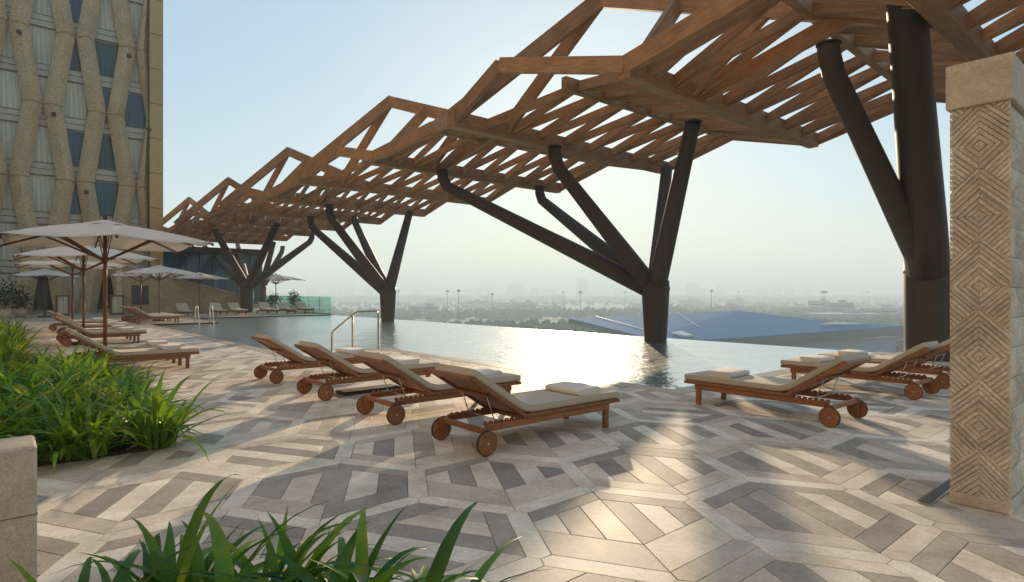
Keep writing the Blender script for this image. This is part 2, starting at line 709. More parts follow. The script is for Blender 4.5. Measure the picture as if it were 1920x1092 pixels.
# coping stones round the pool, one by one
cop = 0


def coping_run(p, q, nrm):
    p, q = Vector(p), Vector(q)
    L = (q - p).length
    n = max(1, round(L / 0.9))
    for k in range(n):
        a = p.lerp(q, k / n)
        b = p.lerp(q, (k + 1) / n)
        d = (q - p).normalized() * 0.003
        a, b = a + d, b - d
        m_ = MB().prism([a, b, b + nrm * CW, a + nrm * CW], -0.3, 0.004)
        c = (a + b) / 2
        for i, v_ in enumerate(m_.v):
            m_.v[i] = (v_[0] - c[0], v_[1] - c[1], v_[2])
        m_.build('coping_stone', M['coping'], deck, (c[0], c[1], 0))


V2 = Vector
coping_run((-5.2, 7.6), (-13.8, 7.6), V2((0, -1)))
coping_run((-13.8, 7.6 - CW), (-13.8, 5.1), V2((1, 0)))
coping_run((-13.8 + CW, 5.1), (-31.0, 5.1), V2((0, -1)))
coping_run((-31.0, 5.1 - CW), (-31.0, 8.0), V2((-1, 0)))
coping_run((-31.0 - CW, 8.0), (-37.0, 8.0), V2((0, -1)))
coping_run((-37.0, 8.0 - CW), (-37.0, 16.2), V2((-1, 0)))
coping_run((-5.2, 7.6 - CW), (-5.2, 16.2), V2((1, 0)))

# pool shell
mb = MB()
n = len(POOL)
mb.add([(p[0], p[1], -1.25) for p in POOL], [tuple(range(n))])
for i in range(n):
    a, b = POOL[i], POOL[(i + 1) % n]
    top = -0.055 if (a[1] > 16 and b[1] > 16) else 0.0
    mb.add([(a[0], a[1], -1.25), (b[0], b[1], -1.25), (b[0], b[1], top), (a[0], a[1], top)], [(0, 1, 2, 3)])
mb.box((-21.1, 16.36, -0.95), (31.8, 0.3, 1.78))           # infinity weir
shell = mb.build('pool_basin', M['pool_tile'])
tag(shell, kind='structure')
mb = MB()
mb.add([(p[0], p[1] if p[1] < 16 else 16.5, -0.05) for p in POOL], [tuple(range(n))])
wat = mb.build('pool_water', M['water'])
tag(wat, kind='structure')
# podium below the deck, down to the city ground
mb = MB().box((-26, 5.0, -12.6), (70, 22.4, 22.4))
pod = mb.build('podium', M['deck'])
tag(pod, 'pale stone podium carrying the pool terrace above the city', 'podium')


def clip_half(poly, nx, ny, c):
    """keep nx*x+ny*y <= c"""
    out = []
    for i in range(len(poly)):
        a, b = poly[i], poly[(i + 1) % len(poly)]
        da, db = nx * a[0] + ny * a[1] - c, nx * b[0] + ny * b[1] - c
        if da <= 0:
            out.append(a)
        if (da < 0 < db) or (db < 0 < da):
            k = da / (da - db)
            out.append((a[0] + (b[0] - a[0]) * k, a[1] + (b[1] - a[1]) * k))
    return out


def clip_rect(poly, r):
    for nx, ny, c in ((-1, 0, -r[0]), (1, 0, r[1]), (0, -1, -r[2]), (0, 1, r[3])):
        if len(poly) < 3:
            return []
        poly = clip_half(poly, nx, ny, c)
    return poly


def area(poly):
    return abs(sum(poly[i][0] * poly[(i + 1) % len(poly)][1] - poly[(i + 1) % len(poly)][0] * poly[i][1] for i in range(len(poly)))) / 2


# tiles: a honeycomb of rhombi, each cut into strips that run along one honeycomb edge
TL = 0.72
C0 = Vector((-2.365, 3.672)) + TL * Vector((math.cos(R(30)), math.sin(R(30))))
GAP = 0.0022
HB = 0.072                                   # half width of the pale strips that lie on the honeycomb edges
BAND = 0.14                                 # width of the two bands under the chevron
APEX = 2                                     # the chevron points to 150 degrees; the inner strips run the same way
BEDS = [(-60, -6.3, -9, 1.25), (-4.1, -2.9, -9, 0.16)]
hexv = [TL * Vector((math.cos(R(30 + 60 * k)), math.sin(R(30 + 60 * k)))) for k in range(6)]


def hex_edges():
    out = []
    for k in range(3):
        p, q = hexv[k], hexv[k + 1]
        e = (q - p).normalized()
        nn = Vector((-e.y, e.x))
        c = HB / math.tan(R(60))
        poly = [p, p + e * c - nn * HB, q - e * c - nn * HB, q, q - e * c + nn * HB, p + e * c + nn * HB]
        out.append(('edge', [tuple(v) for v in poly], 0))
    return out


def hex_core(apex, n_s, low, shades):
    """inside of a cell: bands under the chevron, strips along its axis, bands closing the foot"""
    out = []
    ap = TL * math.cos(R(30)) - HB
    rr = ap / math.cos(R(30))
    inner = [(rr * math.cos(R(30 + 60 * k)), rr * math.sin(R(30 + 60 * k))) for k in range(6)]
    ax = R(30 + 60 * apex)
    side_ = (-math.sin(ax), math.cos(ax))
    core = inner
    todo = [(ax - R(30), -1, BAND, 3), (ax + R(30), 1, BAND, 3)]
    if low:
        todo += [(ax + math.pi + R(30), -1, low, 1), (ax + math.pi - R(30), 1, low, 2)]
    for an, sg, bw, sh in todo:
        nrm = (math.cos(an), math.sin(an))
        band = clip_half(inner, -nrm[0], -nrm[1], -(ap - bw))
        band = clip_half(band, -sg * side_[0], -sg * side_[1], 0.0)
        for bn, _, bw2, _ in todo:
            if bn != an and math.cos(bn - an) < -0.4:
                band = clip_half(band, math.cos(bn), math.sin(bn), ap - bw2)
        out.append(('band', band, sh))
        core = clip_half(core, nrm[0], nrm[1], ap - bw)
    cuts = [-ap + 2 * ap * k / n_s for k in range(n_s + 1)]
    for k in range(n_s):
        st = clip_half(core, side_[0], side_[1], cuts[k + 1])
        st = clip_half(st, -side_[0], -side_[1], -cuts[k])
        out.append(('strip', st, shades[k % len(shades)]))
    return [q for q in out if len(q[1]) > 2]


LAYOUTS = [hex_core(2, 6, 0.17, (3, 0, 3, 0, 4, 1)), hex_core(2, 6, 0.30, (4, 0, 3, 1, 3, 0)), hex_core(2, 5, 0.22, (3, 0, 3, 1, 3)),
           hex_core(0, 6, 0.20, (0, 3, 0, 4, 1, 3))]
PIECES = hex_edges()
lay_start = []
for lay in LAYOUTS:
    lay_start.append((len(PIECES), len(PIECES) + len(lay)))
    PIECES = PIECES + lay


def shrink(poly, g):
    """pull every edge of a convex polygon in by g"""
    n_ = len(poly)
    ar = sum(poly[i][0] * poly[(i + 1) % n_][1] - poly[(i + 1) % n_][0] * poly[i][1] for i in range(n_))
    if ar < 0:
        poly = poly[::-1]
    out = list(poly)
    for i in range(n_):
        p, q = poly[i], poly[(i + 1) % n_]
        dx, dy = q[0] - p[0], q[1] - p[1]
        l = math.hypot(dx, dy)
        if l < 1e-6:
            continue
        nx, ny = dy / l, -dx / l
        out = clip_half(out, nx, ny, nx * p[0] + ny * p[1] - g)
        if len(out) < 3:
            return []
    return out


rt = random.Random(5)
full, cut = [], []
for i in range(-60, 16):
    for j in range(-12, 24):
        c = C0 + Vector((math.sqrt(3) * TL * i + math.sqrt(3) / 2 * TL * j, 1.5 * TL * j))
        X, D = camxd(c)
        if D < 1.0 or D > 24 or abs(X) > D * 0.95 + 2.2:
            continue
        fade = min(1, max(0, (c.x + 8.0) / 3.5))
        l0, l1 = lay_start[rt.choice((0, 0, 1, 1, 2, 2, 3))]
        for pi in (0, 1, 2, *range(l0, l1)):
            kind, poly0, s0 = PIECES[pi]
            sid = s0
            u = rt.random()
            if fade < 1 and rt.random() > fade:
                sid = {'edge': rt.choice((0, 0, 1, 1)), 'band': rt.choice((2, 2, 3, 1)), 'strip': rt.choice((0, 1, 2, 2, 3))}[kind]
            elif kind == 'edge' and u < 0.25:
                sid = rt.choice((1, 1, 2, 3))
            elif kind == 'band' and u < 0.30:
                sid = rt.choice((4, 2, 2, 1))
            elif u < 0.2:
                sid = min(4, max(0, s0 + rt.choice((-1, 1, 2))))
            poly = [(x + c.x, y + c.y) for x, y in poly0]
            cx, cy = sum(k[0] for k in poly) / len(poly), sum(k[1] for k in poly) / len(poly)
            if any(r[0] + 0.15 < cx < r[1] - 0.15 and r[2] < cy < r[3] - 0.15 for r in BEDS):
                continue
            A = area(poly)
            for r in DECK_RECTS:
                cp = clip_rect(poly, r)
                if len(cp) < 3:
                    continue
                ac = area(cp)
                if ac > 0.995 * A:
                    X, D = camxd((cx, cy))
                    vis = abs(X) < D * 0.88 and D > 2.6
                    full.append((A / max(D, 0.5) ** 3 if vis else 0.0, c, pi, sid, poly))
                    break
                elif ac > 0.0008:
                    cut.append((cp, sid))
full.sort(key=lambda k: -k[0])
_tm = {}


def slab(mb, poly, z, mat=0, b=0.0022):
    p = shrink(poly, GAP)
    t_ = shrink(p, b) if len(p) > 2 else []
    if len(p) < 3:
        return
    if len(t_) != len(p):
        mb.prism(p, -0.012, z, mat)
        return
    n_ = len(p)
    # match the order of the two loops
    k0 = min(range(n_), key=lambda k: (t_[k][0] - p[0][0]) ** 2 + (t_[k][1] - p[0][1]) ** 2)
    t_ = t_[k0:] + t_[:k0]
    vs_ = [(x, y, -0.012) for x, y in p] + [(x, y, z - 0.0014) for x, y in p] + [(x, y, z) for x, y in t_]
    fs_ = [tuple(range(2 * n_, 3 * n_))]
    for r_ in range(2):
        fs_ += [(r_ * n_ + i, r_ * n_ + (i + 1) % n_, (r_ + 1) * n_ + (i + 1) % n_, (r_ + 1) * n_ + i) for i in range(n_)]
    mb.add(vs_, fs_, mat)


for (_, c, pi, sid, poly) in full[:300]:
    if (pi, sid) not in _tm:
        m_ = MB()
        slab(m_, PIECES[pi][1], 0.0)
        _tm[(pi, sid)] = m_.mesh('tile', TILE[sid])
    o = link('tile', _tm[(pi, sid)], deck, (c.x, c.y, rt.uniform(-0.0008, 0.0008)))
mb = MB()
for (_, c, pi, sid, poly) in full[300:]:
    slab(mb, poly, rt.uniform(-0.0008, 0.0008), sid)
for cp, sid in cut:
    slab(mb, cp, rt.uniform(-0.0008, 0.0008), sid)
o = mb.build('tile', TILE, deck)
tag(o, kind='stuff')
# far deck beyond the readable tiles
mb = MB()
for r in DECK_RECTS[2:]:
    a, b, c, d = r
    b = min(b, -17.0)
    mb.prism([(a, c), (b, c), (b, d), (a, d)], -0.011, -0.0035)
o = mb.build('far_paving', M['deck'], deck)

# floor drain beside the pier
drain = thing('floor_drain', 'narrow dark metal slot drain in the paving beside the carved pier', 'drain', (-1.27, 5.3, 0))
MB().box((0, 0, 0.002), (0.09, 1.0, 0.012)).build('frame', M['steel'], drain)
MB().box((0, 0, 0.006), (0.06, 0.96, 0.012)).build('grate', M['mullion'], drain)

# ------------------------------------------------------------------ branched columns
def branched_column(label, base, zfork, r0, r1, tops, rb0=0.215, z0=-1.2):
    t = thing('branched_column', label, 'column', (base[0], base[1], 0), 0, 'dark branched columns carrying the timber canopy')
    MB().tube([(0, 0, min(z0, -0.01)), (0, 0, 0.02), (0, 0, zfork - 0.25), (0, 0, zfork)], [r0, r0, r1, r1 * 0.98], 28).build('trunk', M['bronze'], t)
    for q_ in range(2):
        a_ = R(-40 + 150 * q_)
        MB().cbox(((r1 + 0.06) * math.cos(a_), (r1 + 0.06) * math.sin(a_), zfork + 0.12), (0.12, 0.12, 0.2), 0.02).build('spotlight', M['bronze'], t)
    MB().lathe([(r1 * 0.99, zfork - 0.30), (r1 * 1.03, zfork - 0.28), (r1 * 1.03, zfork - 0.2), (r1 * 0.99, zfork - 0.18)], 28).build('weld_collar', M['bronze'], t)
    for tp in tops:
        x, y, z, stub = tp[:4]
        rb = tp[4] if len(tp) > 4 else rb0
        e = Vector((x - base[0], y - base[1], z))
        s = Vector((0, 0, zfork - 0.35))
        el = e - Vector((0, 0, stub))
        d = (el - s).normalized()
        pts = [s, s.lerp(el, 0.25), s.lerp(el, 0.5), s.lerp(el, 0.75), el - d * 0.22]
        rr = [rb * 1.34, rb * 1.26, rb * 1.13, rb * 1.0, rb * 0.92]
        if stub > 0.05:
            pts += [el + Vector((0, 0, 0.22)), e]
            rr += [rb * 0.9, rb * 0.9]
        else:
            pts += [el]
            rr += [rb * 0.9]
        br = MB().tube(pts, rr, 20).build('branch', M['bronze'], t)
        MB().lathe([(rb * 1.0, -0.03), (rb * 1.0, 0.0), (rb * 0.8, 0.02)], 20, e).build('head_plate', M['bronze'], br)
    return t


HV = 6.0                                     # valley height
ZT = HV - 0.17
branched_column('dark branched steel column rising from the pool, nearest one standing in the water',
                (-11.0, 15.2), 1.8, 0.335, 0.42,
                [(*at(1040, 275, ZT)[:2], ZT, 0.5), (*at(830, 320, ZT)[:2], ZT, 0.5), (*at(1012, 350, ZT)[:2], ZT, 0.5),
                 (*at(1300, 228, ZT)[:2], ZT, 0.0), (*at(1250, 316, ZT)[:2], ZT, 0.0)])
branched_column('dark branched steel column in the pool behind the brass handrail',
                (-27.4, 15.1), 1.7, 0.335, 0.42,
                [(*at(583, 406, ZT)[:2], ZT, 0.6), (*at(618, 384, ZT)[:2], ZT, 0.6), (*at(665, 413, ZT)[:2], ZT, 0.1),
                 (*at(768, 398, ZT)[:2], ZT, 0.0)])
p1 = along(463, 43, 0)
branched_column('dark branched column on the far deck, five arms spread, left of its twin',
                (p1.x, p1.y), 2.1, 0.40, 0.46,
                [(*at(402, 430, ZT)[:2], ZT, 0.0), (*at(384, 457, ZT)[:2], ZT, 0.3), (*at(446, 459, ZT)[:2], ZT, 0.0),
                 (*at(519, 421, ZT)[:2], ZT, 0.0), (*at(585, 440, ZT)[:2], ZT, 0.45)], 0.23, 0)
p1 = along(490, 55, 0)
branched_column('farthest dark branched column, half hidden behind its five armed twin',
                (p1.x, p1.y), 2.1, 0.38, 0.44,
                [(*at(513, 455, ZT)[:2], ZT, 0.0), (*at(530, 462, ZT)[:2], ZT, 0.4)], 0.23, 0)
# the big one by the pier
branched_column('massive dark column with a leaning arm close behind the carved stone pier',
                (-3.94, 15.2), 2.15, 0.44, 0.45,
                [(-4.36, 11.08, ZT, 0.35, 0.205), (-3.25, 11.3, 6.35, 0.0, 0.31)], 0.30, 0)

# ------------------------------------------------------------------ timber canopy
canopy = thing('timber_canopy', 'folded lattice canopy of brown timber beams zigzagging over the pool', 'canopy', (0, 0, 0))
A_S = [-2.8, -13.0, -23.8, -34.7, -45.6, -56.5]
B_OFF = 5.25
T0, T1 = 9.0, 18.6
bars = []                                    # (p0, p1, w, h, name)


def B_(p0, p1, w, h, name='slat'):
    bars.append((Vector(p0), Vector(p1), w, h, name))


def zig(e0, e1, f0, f1, nb, w=0.09, h=0.23, half=True):
    """members zigzagging between the edges e0-e1 and f0-f1"""
    e0, e1, f0, f1 = Vector(e0), Vector(e1), Vector(f0), Vector(f1)
    for k in range(nb):
        a = e0.lerp(e1, (k + 0.04) / nb)
        b = f0.lerp(f1, (k + 0.5) / nb)
        c = e0.lerp(e1, (k + 0.96) / nb)
        B_(a, b, w, h)
        B_(c, b, w, h)


def par(e0, e1, f0, f1, nb, w=0.10, h=0.22):
    e0, e1, f0, f1 = Vector(e0), Vector(e1), Vector(f0), Vector(f1)
    for k in range(nb):
        B_(e0.lerp(e1, (k + 0.5) / nb), f0.lerp(f1, (k + 0.5) / nb), w, h)


for k, a in enumerate(A_S):
    B_((a, T0, HV), (a, T1, HV), 0.30, 0.42, 'valley_beam')
    if k == 0:
        nb = 7.8
        # bay to the right of the first valley
        Q = (a + 2.6, 9.6, 7.0)
        Qf = (a + 2.6, T1, 7.0)
        B_(Q, Qf, 0.22, 0.36, 'ridge_beam')
        B_((a + 5.2, 9.6, HV), (a + 5.2, T1, HV), 0.30, 0.42, 'valley_beam')
        zig((a, T0 + 0.4, HV), (a, T1, HV), Q, Qf, 9)
        zig((a + 5.2, 9.6, HV), (a + 5.2, T1, HV), Q, Qf, 9)
        continue
    nxt = A_S[k - 1]                         # next main valley to the right
    b = a + B_OFF
    P = Vector((a + 2.95, 11.6, 8.9))
    Q = Vector((a + 1.7, 9.3, 7.0)) if k == 1 else Vector((a + 3.3, 9.3, 6.55))
    R0 = Vector((a + 2.6, 10.6, 6.62))
    R1 = Vector((a + 2.6, T1, 6.7))
    E = Vector((nxt, 12.1, HV + 0.05))
    B_((b, 9.65, HV), (b, T1, HV), 0.30, 0.42, 'valley_beam')
    # tall peak: two raking rafters from the valley, one long rafter down to the next valley
    for q_, w_, h_ in (((a, 9.05, HV + 0.05), 0.17, 0.42), ((a, 10.9, HV + 0.05), 0.15, 0.36), (E, 0.17, 0.42)):
        q_ = Vector(q_)
        B_(q_, P + (P - q_).normalized() * 0.13, w_, h_, 'rafter')
    # low front gable
    B_((a, 9.15, HV + 0.08), Q, 0.15, 0.36, 'rafter')
    B_(Q, (b, 9.7, HV + 0.08), 0.15, 0.36, 'rafter')
    # left slope and right slope of the main fold
    B_(R0, R1, 0.18, 0.34, 'ridge_beam')
    zig((a, 10.0, HV), (a, T1, HV), R0, R1, 8)
    zig((b, 10.0, HV), (b, T1, HV), R0, R1, 8)
    # second fold between the minor and the next main valley
    Rr = Vector((b + 2.75, 10.3, 6.95 if k == 1 else 6.6))
    Rg = Vector((b + 2.75, T1, 6.7))
    B_(Rr, Rg, 0.18, 0.34, 'ridge_beam')
    B_((b, 9.7, HV + 0.08), Rr, 0.17, 0.38, 'rafter')
    B_((nxt, 9.2, HV + 0.08), Rr, 0.15, 0.36, 'rafter')
    zig((b, 10.2, HV), (b, T1, HV), Rr, Rg, 8)
    zig((nxt, 9.9, HV), (nxt, T1, HV), Rr, Rg, 8)
    # members rising from the minor valley to the long rafter
    for tb, u in ((10.0, 0.30), (10.5, 0.46), (12.0, 0.58), (12.5, 0.80)):
        B_((b, tb, HV + 0.04), P.lerp(E, u), 0.15, 0.36, 'rafter')
    # edge member closing the far tips
    B_((a, T1, HV), R1, 0.15, 0.32, 'edge_beam')
    B_(R1, (b, T1, HV), 0.15, 0.32, 'edge_beam')
    B_((b, T1, HV), Rg, 0.15, 0.32, 'edge_beam')
    B_(Rg, (nxt, T1, HV), 0.15, 0.32, 'edge_beam')


def bar_rank(b):
    X, D = camxd((b[0] + b[1]) / 2)
    big = 1.6 if b[4] != 'slat' else 1.0
    return -(max(D, 1)) / big - (40 if (D < 1 or abs(X) > D * 0.95) else 0)


bars.sort(key=bar_rank, reverse=True)
nsl = 0
rest = MB()
rb_ = random.Random(3)
for (p, q, w, h, nm) in bars:
    if nm == 'slat':
        nsl += 1
        jit = Vector((0, 0, rb_.uniform(-0.03, 0.05)))
        p, q = p + jit, q + jit
    if nm == 'slat' and nsl > 300:
        rest.bar(p, q, w, h)
    else:
        bar_obj(nm, p, q, w, h, M['timber'], canopy)
if rest.v:
    tag(rest.build('slat', M['timber'], canopy), kind='stuff')

# ------------------------------------------------------------------ loungers
def rring(w, h, r, n=4):
    """rounded rectangle, centred"""
    pts = []
    for cx, cy, a0 in ((w / 2 - r, h / 2 - r, 0), (-w / 2 + r, h / 2 - r, 90), (-w / 2 + r, -h / 2 + r, 180), (w / 2 - r, -h / 2 + r, 270)):
        for k in range(n + 1):
            a = R(a0 + 90 * k / n)
            pts.append((cx + r * math.cos(a), cy + r * math.sin(a)))
    return pts


HING_Y, SEAT_Z = 0.50, 0.295
BACK = R(33)


def make_lounger():
    t = thing('sun_lounger', 'x', 'sun lounger')
    W = 0.66
    # main rails with their toothed rack, cross members, legs
    for s in (-1, 1):
        x = s * (W / 2 - 0.03)
        rail = MB().cbox((x, 0.86, 0.225), (0.036, 1.66, 0.062), 0.006).build('rail', M['teak'], t)
        tm = MB()
        for k in range(7):
            y = 0.06 + k * 0.062
            tm.prism([(y - 0.02, 0), (y + 0.028, 0), (y + 0.012, 0.026), (y - 0.02, 0.026)], -0.012, 0.012)
        tm.v = [(x - s * 0.03 + z, y, 0.25 + v) for (y, v, z) in tm.v]
        tm.build('notched_rack', M['teak'], rail)
        MB().cbox((x, 1.64, 0.1), (0.05, 0.06, 0.2), 0.006).build('leg', M['teak'], t)
        w_ = MB()
        Mr = Matrix.Rotation(R(90), 3, 'Y')
        w_.lathe([(0.0, -0.019), (0.100, -0.019), (0.104, -0.014), (0.104, 0.014), (0.100, 0.019), (0.0, 0.019)], 36, (0, 0, 0), 0, False, Mr)
        wheel = w_.build('wheel', M['teak'], t, (s * 0.372, 0.0, 0.110))
        ty = MB().lathe([(0.1035, -0.013), (0.1098, -0.011), (0.1098, 0.011), (0.1035, 0.013)], 36, (0, 0, 0), 0, True, Mr)
        ty.build('tyre', M['rubber'], wheel)
        MB().lathe([(0.0, -0.024), (0.012, -0.024), (0.012, 0.024), (0.0, 0.024)], 12, (0, 0, 0), 0, False, Mr).build('axle_cap', M['steel'], wheel)
        MB().cbox((s * 0.335, 0.0, 0.155), (0.034, 0.062, 0.17), 0.006).build('wheel_post', M['teak'], t)
    MB().cbox((0, 0.0, 0.206), (0.636, 0.045, 0.05), 0.006).build('cross_rail', M['teak'], t)
    MB().cbox((0, 1.64, 0.222), (0.55, 0.04, 0.05), 0.006).build('cross_rail', M['teak'], t)
    MB().cbox((0, 0.62, 0.222), (0.566, 0.04, 0.045), 0.006).build('cross_rail', M['teak'], t)
    # seat frame and slats
    for s in (-1, 1):
        MB().cbox((s * (W / 2 - 0.02), (HING_Y + 1.84) / 2, SEAT_Z - 0.018), (0.045, 1.84 - HING_Y, 0.04), 0.006).build('seat_frame', M['teak'], t)
    MB().cbox((0, 1.825, SEAT_Z - 0.02), (W - 0.086, 0.045, 0.036), 0.006).build('seat_frame', M['teak'], t)
    sl = MB().cbox((0, 0, 0), (W - 0.088, 0.055, 0.018), 0.004).mesh('slat', M['teak'])
    for k in range(16):
        link('slat', sl, t, (0, HING_Y + 0.05 + k * 0.08, SEAT_Z - 0.012))
    # backrest in its own tilted frame
    ex = Vector((0, -math.cos(BACK), math.sin(BACK)))
    up = Vector((0, math.sin(BACK), math.cos(BACK)))
    hinge = Vector((0, HING_Y, SEAT_Z - 0.018))
    BL = 0.79

    def bk(x, l, h):
        return hinge + Vector((x, 0, 0)) + ex * l + up * h
    for s in (-1, 1):
        MB().bar(bk(s * (W / 2 - 0.02), -0.02, 0), bk(s * (W / 2 - 0.02), BL, 0), 0.045, 0.04, 0, up, 0.006).build('backrest_frame', M['teak'], t)
    MB().bar(bk(-W / 2 + 0.043, BL - 0.045, 0), bk(W / 2 - 0.043, BL - 0.045, 0), 0.09, 0.034, 0, up, 0.006).build('backrest_frame', M['teak'], t)
    MB().bar(bk(-W / 2 + 0.043, 0.40, -0.016), bk(W / 2 - 0.043, 0.40, -0.016), 0.05, 0.03, 0, up, 0.006).build('backrest_frame', M['teak'], t)
    for k in range(6):
        x = (k - 2.5) * 0.097
        MB().bar(bk(x, 0.02, 0.008), bk(x, BL - 0.094, 0.008), 0.085, 0.016, 0, up, 0.004).build('backrest_slat', M['teak'], t)
    # steel prop and knob
    pr = MB()
    for s in (-1, 1):
        pr.tube([bk(s * 0.2, 0.42, -0.03), Vector((s * 0.2, 0.21, 0.27))], 0.0055, 8)
    pr.tube([Vector((-0.285, 0.21, 0.272)), Vector((0.285, 0.21, 0.272))], 0.0055, 8)
    pr.build('prop', M['steel'], t)
    MB().lathe([(0, -0.012), (0.02, -0.012), (0.02, 0.012), (0, 0.012)], 14, bk(W / 2 - 0.02, 0.5, -0.033), 0, False).build('knob', M['black'], t)
    # cushion: one mattress bent at the hinge
    path = []
    th = 0.074
    y = 1.835
    segs = []
    for k in range(15):
        segs.append((1.835 - (1.835 - 0.64) * k / 14, SEAT_Z + th / 2 + 0.004))
    for k in range(1, 7):                    # smooth bend
        a = BACK * k / 6
        rr = 0.42
        segs.append((0.64 - rr * math.sin(a), SEAT_Z + th / 2 + 0.004 + rr * (1 - math.cos(a))))
    y0, z0 = segs[-1]
    for k in range(1, 10):
        l = 0.60 * k / 9
        segs.append((y0 - math.cos(BACK) * l, z0 + math.sin(BACK) * l))
    rings = []
    L = len(segs)
    for i, (yy, zz) in enumerate(segs):
        if i == 0:
            d = Vector((0, segs[1][0] - yy, segs[1][1] - zz))
        elif i == L - 1:
            d = Vector((0, yy - segs[i - 1][0], zz - segs[i - 1][1]))
        else:
            d = Vector((0, segs[i + 1][0] - segs[i - 1][0], segs[i + 1][1] - segs[i - 1][1]))
        d.normalize()
        nrm = Vector((1, 0, 0)).cross(d)
        if nrm.z < 0:
            nrm = -nrm
        puff = 1.0 + 0.03 * math.sin(i * 1.9)
        ring = [Vector((x_, yy, zz)) + nrm * (h_ * puff) for (x_, h_) in rring(W - 0.015, th, 0.026)]
        rings.append(ring)

    def shrunk(ring, k, off):
        c = sum(ring, Vector()) / len(ring)
        return [c + (p - c) * k + off for p in ring]
    d0 = (Vector((0, *segs[0])) - Vector((0, *segs[1]))).normalized()
    d1 = (Vector((0, *segs[-1])) - Vector((0, *segs[-2]))).normalized()
    rings = [shrunk(rings[0], 0.93, d0 * 0.018)] + rings + [shrunk(rings[-1], 0.93, d1 * 0.018)]
    cu = MB().sweep(rings).build('cushion', M['cushion'], t)
    pp = MB()
    for s in (-1, 1):
        pp.tube([r[2 if s > 0 else 7] + Vector((s * 0.001, 0, 0.001)) for r in rings], 0.0042, 6)
    pp.build('piping', M['cushion'], cu)
    return t


def make_towel():
    prof = []
    w, hh = 0.35, 0.072
    nl = 3
    for k in range(9):                       # smooth folded edge, left
        a = R(270 - 180 * k / 8)
        prof.append((-w / 2 + hh / 2 + hh / 2 * math.cos(a), hh / 2 + hh / 2 * math.sin(a)))
    for q in range(nl):                      # the layers show at the right
        hl = hh / nl
        zc = hh - hl / 2 - q * hl
        for k in range(5):
            a = R(90 - 180 * k / 4)
            prof.append((w / 2 - hl / 2 - q * 0.006 + hl / 2 * math.cos(a), zc + hl * 0.49 * math.sin(a)))
        if q < nl - 1:
            prof.append((w / 2 - hl * 1.1 - q * 0.006, zc - hl / 2))
    rings = []
    for i in range(13):
        x = -0.26 + 0.52 * i / 12
        e = 1 - 0.10 * (abs(i - 6) / 6) ** 6
        rings.append([Vector((x, a * e, b * (e if b > 0.01 else 1) + (0.004 * math.sin(i * 1.1 + a * 9) if b > 0.03 else 0))) for a, b in prof])
    return MB().sweep(rings, 0, True).mesh('towel', M['towel'])


lounger0 = make_lounger()
towel_me = make_towel()
LG = 'teak sun loungers around the pool'
first = [True]
rjit = random.Random(31)


def lounger(loc, rz, label, towel=None, ty=1.42, tr=0.0, group=LG):
    if first[0]:
        o = lounger0
        first[0] = False
    else:
        o = copy_tree(lounger0)
    o.location = loc
    rz += rjit.uniform(-0.02, 0.02)
    o.rotation_euler = (0, 0, rz)
    tag(o, label, 'sun lounger', group)
    if towel:
        q = Vector(loc) + Matrix.Rotation(rz, 3, 'Z') @ Vector((0.02, ty, SEAT_Z + 0.078))
        tw = link('folded_towel', towel_me, None, q)
        tw.rotation_euler = (0, 0, rz + tr)
        tag(tw, towel, 'towel', 'folded white towels')
    return o


# front row, feet towards the pool (local +Y is the foot end)
lounger((-4.53, 3.28, 0), 0, 'nearest teak lounger, sun glinting beneath it, in the row of four by the pool', 'folded white towel on the foot of the lounger with the sun glinting beneath', 1.42, 0.0)
lounger((-6.15, 3.29, 0), 0, 'second nearest teak lounger of the four standing in a row, raised back', 'folded white towel on the second nearest lounger of the row of four', 1.40, 0.05)
lounger((-8.03, 3.30, 0), 0, 'third teak lounger of the row of four, dark tray under its frame', 'folded white towel on the third lounger of the row of four', 1.36, -0.04)
lounger((-9.97, 3.32, 0), 0, 'last teak lounger of the row of four, closest to the planted bed', 'folded white towel on the last lounger of the row of four, before the handrail', 1.42, 0.03)
tray = thing('serving_tray', 'long dark shallow tray on the paving under the third lounger', 'tray', (-8.0, 4.1, 0))
MB().cbox((0, 0, 0.02), (0.34, 0.9, 0.04), 0.01).build('tray_body', M['black'], tray)
MB().cbox((0, 0, 0.043), (0.30, 0.86, 0.008), 0.003).build('rim', M['rubber'], tray)
# right side, feet towards the pool (towards -X)
RZ = R(90)
lounger((-2.64, 7.12, 0), RZ, 'teak lounger alone in front, right of the pool corner, wheels towards the pier', 'folded white towel on the lone lounger right of the pool corner', 1.40, 0.06)
lounger((-2.58, 9.70, 0), RZ, 'teak lounger behind the lone one at right, backrest beside the pier', 'folded white towel on the second lounger behind the pool corner, nearer of two', 1.42, 0.0)
lounger((-2.58, 11.1, 0), RZ, 'farthest teak lounger at right, mostly hidden by the pier', 'folded white towel on the farthest lounger at right', 1.40, 0.04)
